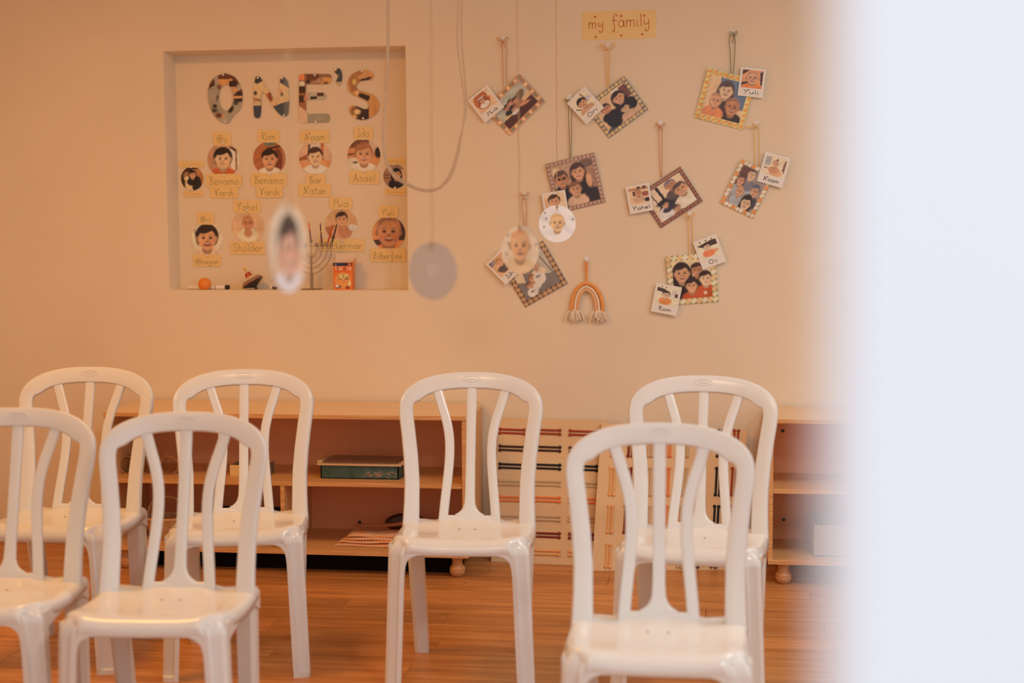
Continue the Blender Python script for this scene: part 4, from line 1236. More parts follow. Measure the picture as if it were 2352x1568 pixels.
# 1 upper left pair
hook(1156, 90, 'white wall hook with a rust bow above the seaside card')
t = hung_card([(1111.7, 249.3), (1193.4, 169.3), (1251, 233), (1169.3, 313)], Y0, 'tilted photo card with round-dot border, a family seated outdoors under grey sky', 'dots', (196, 118, 58),
    [(170, 152, 124), ('p', [(0, .3), (1, .42), (1, 0), (0, 0)], (78, 40, 30)), ('p', [(.55, .45), (1, .55), (1, .35), (.6, .35)], (205, 152, 100)), ('r', .1, .3, .35, .42, (200, 150, 100)), ('e', .75, .62, .2, .12, (110, 84, 54), 30)]
    + person(.32, .62, .10, SK2, (60, 38, 28), (40, 34, 34)) + person(.48, .66, .10, SK2, (50, 30, 24), (44, 36, 36)) + person(.60, .60, .10, SK2, (50, 30, 24), (150, 92, 62)) + person(.42, .42, .07, SK, (60, 38, 30), (220, 190, 165)) + [('e', .72, .3, .16, .05, SK2, -20)], .019)
string_part(t, [(1153, 97), (1154, 120), (1155, 160), (1155.5, 198)], -.012, -.008, S_RUST)
string_part(t, [(1162, 97), (1164, 115), (1163, 150), (1164.5, 190)], -.012, -.008, S_RUST)
bow(t, 1155, 95, -.013, S_RUST)
instant([(1076.4, 229.6), (1119.4, 193.4), (1158, 246.8), (1111.6, 283)], Y1, 'tilted instant photo of a baby in a round beige chair, at far left', 'Mia',
    [(214, 160, 112), ('e', .45, .6, .42, .5, (172, 92, 50)), ('e', .46, .45, .3, .36, (150, 72, 40)), ('r', .8, .6, 1, .9, (225, 180, 140))] + person(.45, .62, .17, SK, (70, 42, 30), (232, 190, 155), 1.05, .9) + [('e', .45, .76, .18, .04, (235, 205, 180))])
# 2 upper middle pair
hook(1396, 107, 'clear white hook with a gold ribbon below the yellow sign')
t = hung_card([(1343.9, 242.5), (1434, 174.5), (1488, 250.8), (1397.7, 318.8)], Y0, 'tilted photo card with blue and citrus border, two parents in black with a baby', 'citrus', (82, 86, 78),
    [(200, 150, 105), ('r', .62, .55, 1, .95, (112, 62, 46)), ('r', .6, .8, .8, 1, (225, 190, 140)), ('p', [(0, .05), (.4, .25), (.35, 0), (0, 0)], (85, 70, 62))]
    + person(.68, .70, .19, SK, (42, 26, 22), (38, 27, 25), long=True) + person(.27, .66, .15, SK2, (40, 26, 22), (36, 26, 24)) + [('e', .3, .25, .22, .26, (36, 26, 24)), ('e', .85, .35, .18, .2, (38, 27, 25))] + person(.66, .32, .13, SK3, (44, 28, 24), (200, 145, 105), 1.1, 0), .017)
string_part(t, [(1391, 112), (1393, 150), (1395, 198)], -.014, -.008, S_GOLD, .0016)
string_part(t, [(1401, 115), (1400, 150), (1398, 197)], -.014, -.008, S_GOLD, .0020)
bow(t, 1396, 112, -.016, S_GOLD, 1.3, 1.4, .0018, False)
instant([(1302.4, 235.9), (1342, 198.6), (1388.6, 245.8), (1346.3, 286.5)], Y1, 'tilted instant photo of a dark-haired baby overlapping the citrus-bordered card', 'Qri',
    [(222, 178, 135), ('p', [(.62, 1), (.68, 1), (.8, .4), (.74, .4)], (110, 66, 48)), ('p', [(0, .5), (.3, .2), (.26, .16), (0, .42)], (110, 66, 48)), ('e', .85, .55, .14, .1, (190, 165, 160))] + person(.45, .52, .27, SK, (46, 30, 26), (190, 130, 88), 1.1, 1.1))
# 3 upper right pair
hook(1680, 74, 'white wall hook with a green thread at the upper right', .014, .022)
t = hung_card([(1626.4, 155.3), (1736, 185), (1708.5, 298.7), (1594.9, 269.7)], Y0, 'photo card with orange fruit border, three smiling faces pressed together', 'orange', (236, 180, 108),
    [(212, 158, 110), ('p', [(.25, 1), (1, 1), (1, .3), (.35, .5)], (96, 98, 108)), ('e', .6, .08, .42, .16, (52, 34, 30))]
    + person(.46, .70, .21, SK3, (84, 58, 50), (80, 50, 42), long=True) + person(.72, .34, .22, SK2, (92, 62, 48), (56, 40, 36), bald=True) + person(.27, .40, .18, SK, (140, 82, 52), (225, 120, 70), bald=True, smile=.5), .021)
string_part(t, [(1677, 80), (1675, 95), (1678, 130), (1678.5, 168)], -.012, -.008, S_GREEN)
string_part(t, [(1684, 75), (1688, 90), (1687, 140), (1683, 176)], -.012, -.008, S_GREEN)
bow(t, 1686, 82, -.013, S_GREEN, .55, 1.2)
instant([(1702.7, 154.5), (1760.7, 158.6), (1751.6, 225.8), (1693.5, 218.3)], Y1, 'instant photo of a surprised bald baby at the upper right', 'Yuli',
    [(208, 130, 80), ('p', [(0, .7), (.35, 1), (0, 1)], (72, 42, 32)), ('p', [(0, .3), (.3, .36), (.3, .1), (0, .05)], (66, 46, 42)), ('p', [(.85, .9), (1, .95), (1, .2), (.9, .2)], (60, 42, 40))] + person(.5, .56, .36, SK, (160, 100, 75), (226, 112, 50), 1, 1, bald=True))
# 4 centre pair
hook(1308, 224, 'white wall hook with a small green bow beside the citrus-bordered card')
t = hung_card([(1253.2, 377), (1364.7, 349.8), (1390, 464), (1278.7, 491)], Y0, 'photo card with maroon and white diamond border, man in sunglasses with woman and baby', 'cross', (118, 44, 30),
    [(170, 125, 92), ('e', .1, .85, .12, .1, (205, 160, 120)), ('e', .85, .9, .2, .1, (110, 80, 62)), ('e', .9, .5, .15, .3, (150, 105, 75)), ('e', .9, .12, .25, .2, (52, 34, 30)), ('e', .15, .2, .2, .25, (42, 30, 30))]
    + person(.62, .74, .19, SK, (72, 44, 34), (44, 32, 32), long=True) + person(.2, .66, .19, SK2, (90, 56, 40), (40, 30, 30), specs=True) + [('e', .84, .5, .07, .16, SK)] + person(.47, .36, .17, SK, (130, 78, 50), (205, 152, 112), 1, .7), .0165)
string_part(t, [(1306, 234), (1306, 270), (1308, 320), (1309, 364)], -.012, -.008, S_GREEN)
string_part(t, [(1314, 234), (1313, 290), (1312, 330), (1311, 362)], -.012, -.008, S_GREEN)
bow(t, 1304, 232, -.012, S_GREEN, .6, .5)
instant([(1243, 444.8), (1297.6, 435.6), (1308.6, 500.6), (1254, 510)], Y1, 'instant photo of a dark-fringed baby, half hidden by a hanging disc', None,
    [(214, 168, 122), ('r', 0, .2, .2, .8, (205, 150, 100))] + person(.48, .58, .34, SK, (70, 40, 28), (150, 100, 70), 1.05, .6))
# 5 middle right pair
hook(1517, 285, 'round white hook with a rust bow above the brown-bordered card')
t = hung_card([(1467.3, 444.8), (1563.8, 381.4), (1612.9, 461.8), (1516.4, 525.2)], Y0, 'tilted photo card with dark brown border, a family in costumes in bare woods', 'brown', (104, 70, 54),
    [(212, 168, 125), ('p', [(.28, 1), (.36, 1), (.4, .3), (.34, .3)], (58, 38, 30)), ('p', [(.1, 1), (.13, 1), (.2, .4), (.17, .4)], (80, 54, 40)), ('e', .42, .3, .3, .2, (52, 42, 44)), ('e', .3, .5, .2, .08, (40, 30, 32)), ('e', .22, .15, .18, .2, (215, 185, 175))]
    + person(.66, .82, .16, SK2, (120, 92, 84), (90, 66, 56)) + person(.82, .55, .21, SK, (90, 62, 50), (222, 180, 142), .95, .5) + person(.3, .4, .09, SK, (40, 30, 32), (60, 46, 50)) + person(.5, .12, .10, SK, (70, 40, 30), (140, 90, 60)), .0165)
string_part(t, [(1513, 292), (1514, 320), (1515, 370), (1518, 407)], -.012, -.008, S_RUST)
string_part(t, [(1521, 292), (1521, 330), (1521, 380), (1520, 406)], -.012, -.008, S_RUST)
bow(t, 1517, 290, -.013, S_RUST, .85, .8)
instant([(1437, 428.8), (1490.5, 419), (1501, 482.3), (1446.8, 492)], Y1, 'instant photo of a baby in dungarees beside the brown-bordered card', 'Yahel',
    [(216, 160, 112), ('r', 0, .8, 1, .92, (170, 105, 66)), ('r', .45, .85, .6, 1, (90, 54, 40)), ('r', .75, .85, .9, 1, (90, 54, 40)), ('r', .2, .5, .34, .75, (92, 54, 42)), ('e', .85, .55, .2, .14, (150, 75, 48)), ('e', .9, .2, .16, .12, (46, 34, 32))] + person(.48, .62, .19, SK2, (150, 88, 52), (196, 140, 100), 1, .3, bald=True))
# 6 far right pair
hook(1737, 286, 'round white hook with an orange thread at the far right')
t = hung_card([(1703, 364.5), (1779.3, 401), (1730.3, 503), (1654, 465.6)], Y0, 'tall photo card with orange and white flower border, five faces in a ring', 'flower', (196, 150, 92),
    [(150, 120, 100), ('p', [(0, 1), (.5, 1), (.3, .7), (0, .75)], (104, 62, 48)), ('e', .55, .52, .26, .14, (150, 140, 128))]
    + person(.42, .86, .16, SK3, (96, 72, 60), (120, 104, 98)) + person(.16, .62, .15, SK, (90, 56, 44), (160, 140, 125), long=True) + person(.78, .52, .17, SK, (92, 86, 88), (70, 62, 64)) + person(.3, .36, .14, SK, (150, 100, 72), (160, 145, 132), bald=True) + person(.68, .16, .2, SK3, (52, 38, 34), (120, 88, 66), long=True), .0165)
string_part(t, [(1732, 292), (1733, 330), (1735, 379)], -.012, -.008, S_GOLD)
string_part(t, [(1743, 292), (1744, 330), (1744, 383)], -.012, -.008, S_GOLD)
string_part(t, [(1738, 292), (1725, 293), (1711, 290)], -.013, -.013, S_GOLD, .0018, 'thread_end')
bow(t, 1738, 290, -.014, S_GOLD, .35, .7, .0013, False)
instant([(1757.7, 348.7), (1814.9, 362.8), (1797.5, 433.3), (1739.5, 415)], Y1, 'instant photo of a baby with a topknot at the far right', 'Noam',
    [(214, 172, 128), ('r', 0, .5, .25, .95, (160, 140, 120)), ('p', [(.9, .9), (1, .9), (1, .2), (.86, .4)], (130, 80, 55)), ('r', 0, .3, .2, .36, (110, 80, 66)), ('e', .6, .18, .3, .18, SK)] + person(.5, .62, .18, SK, (110, 70, 50), SK2, 1, .8, bald=True) + [('e', .55, .85, .05, .05, (60, 36, 30))])
# 7 lower left pair
hook(1205, 449, 'white wall hook with a rust bow above the floral line-print card')
t = hung_card([(1150, 608.8), (1247.2, 552.4), (1303.6, 650), (1206.5, 706.4)], Y0, 'tilted photo card with black line-flower border, children in white shirts', 'line', (96, 64, 48),
    [(120, 100, 84), ('p', [(.5, 1), (1, 1), (1, .3), (.8, .35)], (176, 150, 120)), ('p', [(.8, 1), (.84, 1), (.98, .3), (.94, .3)], (120, 98, 80)), ('p', [(0, .9), (.3, 1), (.2, .4), (0, .5)], (205, 165, 120))]
    + person(.62, .7, .13, SK, (120, 72, 46), (224, 172, 130)) + person(.4, .42, .11, SK, (130, 78, 48), (232, 186, 150)) + person(.26, .3, .1, SK, (120, 72, 46), (236, 192, 155)) + [('e', .58, .34, .16, .16, (234, 190, 154)), ('e', .24, .1, .13, .12, (236, 192, 155)), ('e', .56, .4, .06, .02, (60, 48, 46)), ('e', .24, .13, .05, .02, (60, 48, 46))], .0215)
string_part(t, [(1201, 456), (1198.5, 475), (1202, 500), (1203, 524)], -.012, -.004, S_RUST)
string_part(t, [(1208, 456), (1210, 475), (1209, 500), (1209, 524)], -.012, -.004, S_RUST)
string_part(t, [(1203, 524), (1202, 560), (1200, 580)], -.004, -.006, S_RUST)
bow(t, 1204, 450, -.013, S_RUST, .8, .8)
instant([(1114, 608.4), (1151, 572), (1200, 617), (1163, 652.8)], Y1, 'tilted instant photo of a child at the lower left, half behind a hanging disc', 'Ido',
    [(205, 145, 92), ('p', [(0, 1), (.4, 1), (.3, .75), (0, .7)], (150, 120, 105)), ('r', .02, .8, .05, 1, (70, 48, 40)), ('r', .1, .78, .13, 1, (70, 48, 40)), ('p', [(.2, .3), (.9, .5), (.9, 0), (.3, 0)], (190, 125, 75)), ('e', .3, .35, .2, .08, (70, 52, 46))] + person(.5, .66, .22, SK, (170, 105, 62), (90, 64, 54), 1, .6, rot=0))
# 8 lower right group
hook(1584, 492, 'white hook with a gold bow under the brown-bordered card', .014, .022)
t = hung_card([(1526.8, 588.8), (1639.5, 579.3), (1653.3, 692), (1540.6, 701.5)], Y0, 'photo card with cream fruit border, two parents and two small children close together', 'cream', (238, 178, 112),
    [(222, 170, 120), ('e', .1, .15, .3, .3, (170, 72, 34))]
    + person(.64, .72, .18, SK2, (66, 36, 28), (48, 28, 24), specs=False) + person(.24, .66, .25, SK, (52, 28, 24), (52, 28, 24), long=True) + person(.85, .48, .19, SK3, (56, 30, 24), (178, 74, 34), 1.06, .8) + person(.47, .32, .18, SK, (52, 28, 24), (178, 74, 34), 1.08, .4) + [('e', .82, .12, .04, .04, (230, 180, 140))], .0215)
string_part(t, [(1581, 500), (1582, 540), (1584, 588)], -.012, -.008, S_GOLD, .0018)
string_part(t, [(1590, 500), (1591, 540), (1592, 588)], -.012, -.008, S_GOLD, .0018)
bow(t, 1583, 496, -.013, S_GOLD, 1.1, .6)
instant([(1592.2, 556), (1644.7, 536.3), (1668.8, 600), (1612.9, 619.8)], Y1, 'tilted instant photo of a crawling baby above the cream fruit card', 'Qz',
    [(226, 182, 138), ('p', [(0, .78), (1, .95), (1, .6), (.3, .6)], (66, 40, 30)), ('r', 0, .9, 1, 1, (230, 188, 140)), ('e', .2, .95, .05, .04, (90, 60, 46)), ('e', .5, .95, .05, .04, (90, 60, 46)), ('e', .8, .95, .05, .04, (90, 60, 46)), ('e', .8, .3, .2, .1, SK)] + person(.46, .62, .2, SK3, (60, 32, 26), (222, 108, 60), 1.08, .8))
instant([(1505.3, 648.2), (1565.5, 659.4), (1554.4, 726.5), (1496.7, 714.4)], Y1, 'instant photo of a baby in an orange top below the cream fruit card', 'Rom',
    [(226, 182, 138), ('p', [(0, .9), (.4, .85), (.4, .65), (0, .7)], (66, 42, 32)), ('r', .72, .55, .9, .85, (200, 165, 140)), ('r', .85, .5, 1, .7, (90, 60, 52)), ('r', 0, .9, 1, 1, (228, 186, 140)), ('e', .2, .95, .04, .03, (90, 60, 46)), ('e', .4, .95, .04, .03, (90, 60, 46)), ('e', .8, .6, .03, .2, (225, 190, 160))] + person(.45, .56, .2, SK3, (58, 32, 26), (224, 120, 58), 1.06, .6))

# ------------------------------------------------------------------ rainbow wall hanging
hook(1347, 594, 'small white hook above the rope rainbow', .018, .022)
rc = ony(1347, 708, -.012)
def rp_(px, py, y=-.012):
    return ony(px, py, y)
t = thing('rope_rainbow', 'small orange and cream rope rainbow hanging with two fluffy tassels', 'wall hanging', tuple(ony(1347, 745, -.012)))
def arch(x0, x1, top, foot_y, rpx, m, nm):
    pts = []
    cx, rx = (x0 + x1) / 2, (x1 - x0) / 2
    for k in range(25):
        a = math.pi * k / 24
        px = cx - rx * math.cos(a) * (1 - .04 * math.sin(a))
        py = foot_y - (foot_y - top) * math.sin(a) ** .85
        pts.append(rp_(px, py + (2 if px > cx else 0)))
    part(t, nm, tube(pts, rpx * .00173, 10), m)
arch(1312.5, 1385, 650, 712, 4.3, noisy('orange_rope', (.82, .36, .10), (.90, .42, .13), 90, .9), 'outer_rope')
arch(1320.5, 1376, 658, 712, 3.2, noisy('cream_rope', (.88, .72, .52), (.92, .76, .58), 90, .9), 'middle_rope')
arch(1327, 1369, 665, 712, 3.6, noisy('tan_rope', (.80, .47, .24), (.86, .52, .28), 90, .9), 'inner_rope')
part(t, 'hanging_loop', join(tube([rp_(1344.5, 600, -.016), rp_(1345.5, 620), rp_(1347.5, 648)], .0030, 8), tube([rp_(1349, 600, -.016), rp_(1348.5, 620), rp_(1348, 648)], .0030, 8)), MATS['orange_rope'])
for cx_, cy_ in ((1320, 711), (1375, 713)):
    th_ = []
    for k in range(70):
        a, d = random.uniform(0, 2 * math.pi), math.sqrt(random.uniform(0, 1))
        bx_, by_ = cx_ + 10 * math.cos(a) * d, math.sin(a) * d
        ex_ = cx_ + 24 * math.cos(a) * d
        ln = random.uniform(20, 30) - 6 * d * d
        th_.append(tube([Vector(q) for q in smooth_pts([tuple(rp_(bx_, cy_, -.010 - .004 * by_)), tuple(rp_(bx_ * .4 + ex_ * .6, cy_ + ln * .35, -.013 - .012 * by_)), tuple(rp_(ex_, cy_ + ln, -.014 - .014 * by_))], 2)], .0019, 5))
    o = part(t, 'tassel', join(*th_), noisy('cream_yarn', (.90, .76, .58), (.93, .80, .64), 60, .95))
    o['kind'] = 'stuff'

# ================================================================== THINGS ON THE NICHE SILL
ZS = NZ0
def sx_(px, y=.05):
    return ony(px, 655, y).x
# white marker
my, mr = .062, .0095
x0, x1 = sx_(433, my), sx_(527, my)
t = thing('marker_pen', 'white marker pen with a black cap lying on the niche sill', 'marker', ((x0 + x1) / 2, my, ZS))
Mx = Matrix.Translation((x0, my, ZS + mr)) @ Matrix.Rotation(R(90), 4, 'Y')
L_ = x1 - x0
part(t, 'barrel', lathe([(0, 0), (mr * .85, 0), (mr, .002), (mr, L_ * .9), (0, L_ * .9)], 18, Mx), PAPER)
part(t, 'cap', lathe([(0, L_ * .9), (mr, L_ * .9), (mr, L_ - .002), (mr * .8, L_), (0, L_)], 18, Mx), DARK)
part(t, 'printed_stripe', lathe([(mr * 1.005, L_ * .66), (mr * 1.012, L_ * .661), (mr * 1.012, L_ * .675), (mr * 1.005, L_ * .676)], 18, Mx), flat('marker_stripe', 110, 70, 50))
# orange fruit
p = ony(470, 651, .036)
t = thing('clementine', 'small round orange clementine in front of the marker', 'fruit', (p.x, .036, ZS))
part(t, 'peel', lathe([(0, .0035), (.006, .001), (.014, 0), (.022, .006), (.0268, .017), (.0272, .028), (.023, .040), (.014, .0478), (.005, .0488), (0, .0470)], 28, Matrix.Translation((p.x, .036, ZS))), noisy('orange_peel', (.88, .26, .03), (.92, .30, .04), 120, .45, bump=.3))
part(t, 'stem_scar', lathe([(0, .0465), (.0022, .0468), (.0018, .0495), (0, .0495)], 8, Matrix.Translation((p.x, .036, ZS))), flat('stem_scar', 130, 90, 40))
# spinning top leaning on its rim
p = ony(588, 662, .055)
ax = R(-31)
Mt = Matrix.Translation((p.x + .004, .055, ZS + .0012)) @ Matrix.Rotation(ax, 4, 'Y')
t = thing('spinning_top', 'tin spinning top with red collar and orange knob leaning on the sill', 'spinning top', (p.x, .055, ZS))
part(t, 'lower_cone', lathe([(0, 0), (.005, .001), (.007, .012), (.016, .016), (.044, .030), (.0475, .0335), (0, .0335)], 32, Mt), flat('dark_tin', 40, 24, 22, .35))
part(t, 'rim_band', lathe([(.0475, .0325), (.0488, .0335), (.0488, .0365), (.0470, .0375)], 32, Mt), flat('red_rim', 140, 66, 42, .35))
part(t, 'dome', lathe([(.0472, .0355), (.0465, .039), (.040, .048)], 32, Mt), flat('smoky_dome', 134, 96, 74, .12))
part(t, 'dome_top', lathe([(.040, .048), (.030, .0565), (.014, .063), (0, .064)], 32, Mt), flat('clear_dome', 202, 158, 112, .1))
part(t, 'collar', lathe([(0, .060), (.0165, .061), (.0120, .077), (.0115, .080), (0, .080)], 20, Mt), flat('red_collar', 160, 46, 22, .3))
part(t, 'rod', lathe([(0, .078), (.0014, .078), (.0014, .094), (0, .094)], 8, Mt), flat('steel_rod', 130, 100, 80, .3))
part(t, 'knob', lathe([(0, .088), (.0035, .088), (.0085, .101), (.0075, .104), (0, .1045)], 14, Mt), flat('orange_knob', 236, 150, 70, .35))
# clear glass bauble with dark filling
p = ony(632, 655, .05)
t = thing('glass_bauble', 'small clear glass bauble lying beside the spinning top', 'bauble', (p.x, .05, ZS))
rad = .0225
Mb = Matrix.Translation((p.x, .05, ZS + rad))
prof = [(rad * math.sin(math.pi * k / 18), -rad * math.cos(math.pi * k / 18)) for k in range(19)]
part(t, 'glass_ball', lathe(prof, 28, Mb), CLEAR)
part(t, 'filling', lathe([(0, -rad * .7), (rad * .4, -rad * .66), (rad * .5, -rad * .45), (rad * .2, -rad * .3), (0, -rad * .34)], 16, Mb), flat('dark_filling', 95, 60, 42))
part(t, 'cap', tube([Mb @ Vector((.0, 0, rad * .98)), Mb @ Vector((.001, 0, rad * 1.3)), Mb @ Vector((.0, 0, rad * 1.7))], .0012, 6), flat('steel_rod', 130, 100, 80, .3))
# candle holder
METAL = mat('brushed_steel', (.36, .27, .19), .38, .5, Metallic=.75)
cx = sx_(716, .052)
t = thing('candle_holder', 'tall branched metal candle holder with a round foot in the niche', 'candle holder', (cx, .052, ZS))
P = lambda px, py: ony(px, py, .052)
part(t, 'base', lathe([(0, 0), (.045, 0), (.046, .002), (.044, .004), (0, .005)], 36, Matrix.Translation((cx, .052, ZS))), METAL)
post = P(716, 588)
part(t, 'post', join(lathe([(0, .004), (.0062, .004), (.0062, .066), (.0040, .069), (.0040, post.z - ZS), (0, post.z - ZS)], 14, Matrix.Translation((cx, .052, ZS))),
     tube([(cx, .052, post.z), (cx, .052, P(716, 556).z)], .0016, 8)), METAL)
cupz = P(716, 565).z
for s in (-1, 1):
    for k, (ox, by_) in enumerate(((13.5, 591), (25.5, 605), (37, 616.5), (47.5, 629))):
        ex_ = cx + s * ox * .00181
        bz = P(716, by_).z
        pts = smooth_pts([(cx, .052, bz), (cx + s * .35 * ox * .00181, .052, bz + .05 * (cupz - bz) + .003), (cx + s * .8 * ox * .00181, .052, bz + .38 * (cupz - bz)), (ex_, .052, bz + .78 * (cupz - bz)), (ex_, .052, cupz)], 5)
        part(t, 'arm', tube([Vector(q) for q in pts], .0015, 7), METAL)
        part(t, 'candle_cup', lathe([(0, -.003), (.0055, -.003), (.0064, .002), (.0064, .013), (.0052, .013), (.0046, .002), (0, .002)], 14, Matrix.Translation((ex_, .052, cupz))), METAL)
part(t, 'crossbar', tube([(cx - 47.5 * .00181, .052, cupz + .0005), (cx + 47.5 * .00181, .052, cupz + .0005)], .0010, 6), METAL)
shz = P(716, 556).z
part(t, 'candle_cup', lathe([(0, -.003), (.0055, -.003), (.0064, .002), (.0064, .013), (.0052, .013), (.0046, .002), (0, .002)], 14, Matrix.Translation((cx, .052, shz))), METAL)
def candle(x, zb_, tip_px, label, col, half=None):
    tip = ony(*tip_px, .052)
    a = Vector((x, .052, zb_ + .0022))
    d = (tip - a)
    t = thing('candle', label, 'candle', tuple(a), 'thin candles in the metal holder')
    if half:
        mid = a + d * .6
        part(t, 'wax', tube([a, a + d * .3, mid], [.0036, .0034, .0032], 10), flat('wax_' + col[0], *col[1], .45))
        part(t, 'wax_tip', tube([mid, mid + d * .34, tip], [.0032, .0028, .0012], 10), flat('wax_' + half[0], *half[1], .45))
    else:
        part(t, 'wax', tube([a, a + d * .5, a + d * .93, tip], [.0036, .0033, .0026, .0012], 10), flat('wax_' + col[0], *col[1], .45))
    part(t, 'wick', tube([tip - d * .01, tip + d.normalized() * .008], .0006, 5), flat('wick', 190, 130, 90))
u = .00181
candle(cx, shz, (709, 510), 'red-tipped purple candle at the top centre of the holder', ('purple', (112, 62, 56)), ('red', (205, 88, 50)))
candle(cx + 13.5 * u, cupz, (742, 519), 'pale orange candle leaning right across the brown one', ('pale', (232, 160, 92)))
candle(cx + 25.5 * u, cupz, (735.5, 512), 'dark brown candle leaning left', ('brown', (82, 34, 26)))
candle(cx + 37 * u, cupz, (766, 515), 'red candle leaning right', ('red_candle', (176, 54, 24)))
candle(cx + 47.5 * u, cupz, (774, 514), 'black candle, rightmost in the holder', ('black', (24, 20, 24)))

# candle box
y0, y1 = .026, .068
bx0, bx1 = ony(766, 664, y0).x, ony(810, 664, y0).x
bz1 = ony(790, 603.5, y0).z
t = thing('candle_box', 'open orange cardboard candle box with white flap standing on the sill', 'box', ((bx0 + bx1) / 2, (y0 + y1) / 2, ZS))
OB = flat('orange_box_card', 226, 100, 40, .5)
wt = .0012
part(t, 'side_wall', box(bx0, bx0 + wt, y0, y1, ZS, bz1, 0), OB)
part(t, 'side_wall', box(bx1 - wt, bx1, y0, y1, ZS, bz1, 0), OB)
part(t, 'back_wall', box(bx0, bx1, y1 - wt, y1, ZS, bz1, 0), OB)
part(t, 'bottom', box(bx0, bx1, y0, y1, ZS, ZS + wt, 0), OB)
fw = part(t, 'front_wall', box(bx0, bx1, y0, y0 + wt, ZS, bz1, 0), OB)
part(t, 'lid_flap', box(bx0 + .001, bx1, y1 - wt, y1, bz1, ony(790, 582, y1).z, 0), flat('box_flap_white', 212, 165, 125))
fl_ = part(t, 'side_flap', loft([[(bx1 - wt, y0 + .002, bz1), (bx1, y0 + .002, bz1), (bx1, y1 - .002, bz1), (bx1 - wt, y1 - .002, bz1)],
      [(bx1 + .010, y0 + .006, bz1 + .018), (bx1 + .011, y0 + .006, bz1 + .018), (bx1 + .011, y1 - .006, bz1 + .018), (bx1 + .010, y1 - .006, bz1 + .018)]]), flat('flap_edge', 214, 130, 82))
bpl = Plane(((bx0 + bx1) / 2, y0, (ZS + bz1) / 2), (1, 0, 0), (0, 0, 1))
W2, H2 = bx1 - bx0, bz1 - ZS
print_mesh(t, 'box_print', bpl, -W2 / 2, W2 / 2, -H2 / 2, H2 / 2,
    [(224, 96, 36), ('e', .5, .35, .42, .3, (230, 128, 62)), ('r', 0, .88, 1, 1, (30, 26, 30)), ('r', .15, .885, .6, .99, (22, 44, 66)), ('r', .75, .885, 1, .99, (150, 52, 26)), ('e', .13, .94, .025, .02, (235, 200, 170)), ('e', .86, .94, .03, .025, (240, 200, 170)),
     ('r', .26, .40, .80, .58, (232, 168, 98)), ('r', .27, .40, .29, .56, (100, 52, 26)), ('r', .33, .40, .345, .5, (120, 60, 30)), ('r', .38, .40, .395, .46, (120, 60, 30)), ('r', .43, .40, .445, .45, (120, 60, 30)), ('r', .52, .44, .545, .58, (80, 44, 24)),
     ('r', .62, .40, .635, .47, (120, 60, 30)), ('r', .67, .40, .685, .49, (120, 60, 30)), ('r', .72, .40, .735, .52, (120, 60, 30)), ('r', .77, .40, .785, .56, (120, 60, 30)), ('r', .26, .395, .47, .41, (100, 52, 26)), ('r', .60, .395, .80, .41, (100, 52, 26)),
     ('e', .84, .23, .08, .08, (242, 190, 120)), ('e', .84, .31, .03, .05, (242, 190, 120)), ('e', .24, .12, .16, .06, (70, 44, 36)), ('e', .2, .14, .1, .05, (225, 180, 150)), ('e', .74, .09, .11, .06, (110, 42, 32)), ('e', .78, .1, .03, .03, (200, 96, 60)), ('r', .1, .66, .9, .69, (205, 78, 30))], 40, .0004)
hb = []
def hs(pts):
    hb.append(ribbon(bpl, [((a - .5) * W2, (b - .5) * H2) for a, b in pts], .0026, .0009))
part_l = []
for gl in ([(.08, .83), (.15, .84), (.15, .73)], [(.20, .84), (.26, .83), (.26, .74), (.20, .73)], [(.31, .84), (.31, .73)], [(.37, .84), (.43, .84), (.43, .73)], [(.37, .80), (.37, .73)],
           [(.58, .73), (.58, .84), (.66, .84), (.66, .73)], [(.72, .84), (.72, .73)], [(.77, .84), (.84, .84), (.84, .73)], [(.92, .84), (.90, .73)]):
    hs(gl)
part(t, 'lettering', join(*[h for i, h in enumerate(hb) if i not in (1, 5)]), flat('box_letters', 236, 190, 146), 180)
part(t, 'dark_lettering', join(hb[1], hb[5]), flat('box_letters_dark', 84, 60, 52), 180)

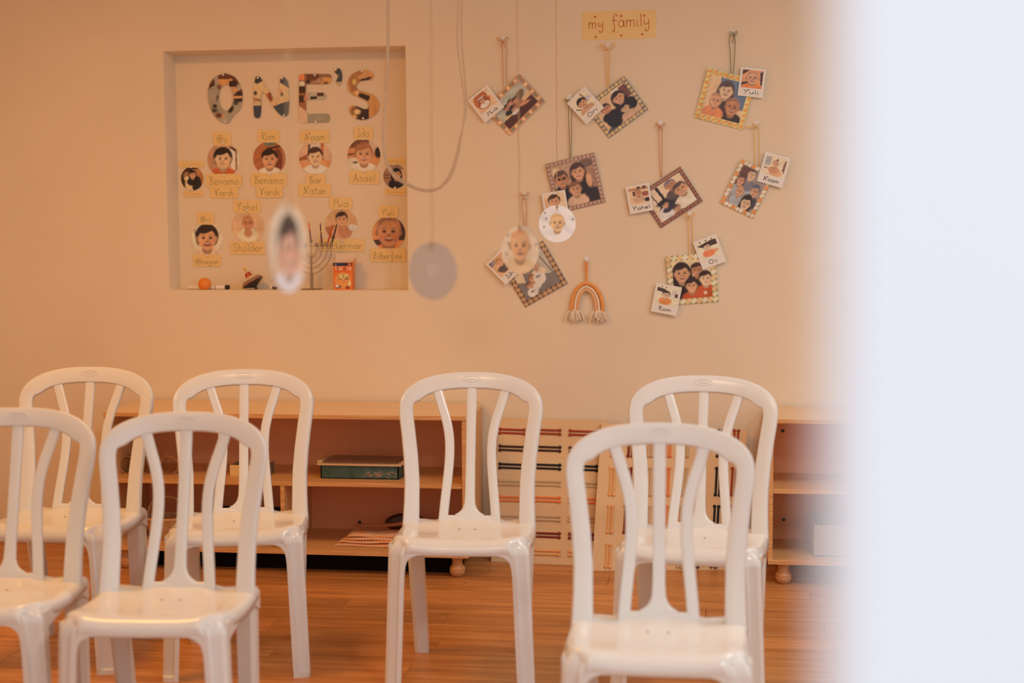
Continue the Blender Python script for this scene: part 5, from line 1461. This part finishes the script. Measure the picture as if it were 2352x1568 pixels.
# ================================================================== HANGING DISCS, STRINGS AND CORD
DISC = mat('mirror_disc', (.70, .64, .60), .2, .6, Metallic=.45)
TWINE = noisy('jute_twine', (.44, .27, .14), (.58, .38, .21), 200, .9)
def disc(px, py, dist, yaw, label, pic, top_px, rad=.06, tiltr=0):
    c = atd(px, py, dist)
    # face direction: towards the camera, then turned by yaw about the vertical
    f = (EYE - c)
    f.z = 0
    f.normalize()
    f = Matrix.Rotation(R(yaw), 3, 'Z') @ f
    ex = Vector((0, 0, 1)).cross(f)
    pl_ = Plane(c, ex, (0, 0, 1))
    pl_.n = f
    t = thing('hanging_disc', label, 'disc', tuple(c - Vector((0, 0, rad))), 'discs hanging from the ceiling on strings')
    hole = .0075
    def ring(r, off):
        return [pl_(r * math.cos(2 * math.pi * k / 64), r * math.sin(2 * math.pi * k / 64), off) for k in range(64)]
    part(t, 'disc', loft([ring(hole, -.0006), ring(rad, -.0006), ring(rad, .0006), ring(hole, .0006), ring(hole, -.0006)], cap=False), DISC)
    if pic:
        print_mesh(t, 'photo_print', pl_, -rad * .985, rad * .985, -rad * .985, rad * .985, pic, 56, .0011, True)
    else:
        part(t, 'hub', loft([ring(.001, .0007), ring(.0165, .0007), ring(.0165, .0010), ring(.001, .0010)], cap=True), mat('clear_hub', (.66, .56, .50), .25))
    k = pl_(0, rad * .92, .0012)
    d = ray(*top_px)
    s_ = (c - EYE).dot(Vector((FWD.x, FWD.y, 0)).normalized())
    tp = atd(*top_px, dist)
    dirn = (tp - k)
    tp = k + dirn * ((ZC - .002 - k.z) / dirn.z)
    pts = [k + Vector((0, 0, -.012)) + f * .002, k + f * .002]
    for i in range(1, 41):
        q = k + (tp - k) * (i / 40)
        pts.append(q + Vector((.0012 * math.sin(i * 1.7), .001 * math.cos(i * 2.3), 0)))
    part(t, 'string', tube(pts, .0012, 6), TWINE)
    part(t, 'knot', lathe([(0, -.005), (.0035, -.002), (.0035, .002), (0, .005)], 8, Matrix.Translation(k + f * .002)), TWINE)
dots = lambda c: [('e', a, b, .022, .026, c) for a, b in ((.17, .8), (.92, .62), (.14, .42), (.77, .22), (.37, .05), (.2, .64))]
WB = (222, 192, 168)
disc(1280, 514, 4.60, 4, 'white photo disc of a blond baby hanging sharp before the maroon-bordered card', [WB] + dots((92, 62, 58)) + [('e', .72, .72, .02, .03, (210, 175, 160)), ('e', .3, .9, .02, .03, (210, 175, 160))] + person(.50, .52, .24, (216, 156, 100), (204, 142, 84), (226, 194, 156), 1, .9, bald=True), (1277, 0), .0605)
disc(1195, 574, 3.52, -38, 'photo disc of a bald baby hanging slightly blurred over the line-flower card', [(216, 182, 150)] + dots((110, 72, 62)) + person(.50, .58, .32, (216, 162, 116), (206, 140, 86), (218, 174, 130), 1, .9, bald=True), (1187, 0))
disc(994, 622, 2.95, -34, 'silver disc without a picture hanging blurred right of the niche', None, (990, 0))
disc(662, 570, 1.92, 66, 'strongly blurred photo disc hanging in front of the candle holder', [(200, 158, 120), ('e', .5, .4, .36, .4, (190, 124, 84))] + person(.5, .5, .33, (196, 132, 98), (50, 30, 26), (206, 176, 158), 1.1, .8), (664, 0))

# slack double cord hanging in a loop from the ceiling
t = thing('slack_rope', 'slack pale rope hanging in a long loop beside the niche', 'rope', tuple(atd(1000, 440, 3.9)))
CORD = noisy('pale_cord', (.48, .33, .21), (.60, .44, .29), 150, .8)
def cord(pxs, dist, r):
    pts = [atd(px, py, dist) for px, py in pxs]
    P_ = [Vector(p) for p in smooth_pts([tuple(p) for p in pts], 6)]
    part(t, 'strand', tube(P_, r, 7), CORD)
cord([(893, -420), (892, -150), (889, 40), (889, 130), (884, 220), (880, 300), (884, 365), (905, 405), (945, 430), (985, 440), (1020, 425), (1045, 385), (1062, 300), (1068, 240), (1058, 160), (1051, 90), (1054, 0), (1056, -150), (1058, -420)], 3.9, .0026)
cord([(887, -420), (889, -150), (893, 30), (891, 120), (886, 220), (881, 300), (886, 363), (908, 401), (948, 427), (985, 436), (1016, 424), (1040, 384), (1060, 305), (1072, 245), (1066, 160), (1061, 90), (1061, 0), (1060, -150), (1055, -420)], 3.93, .0024)
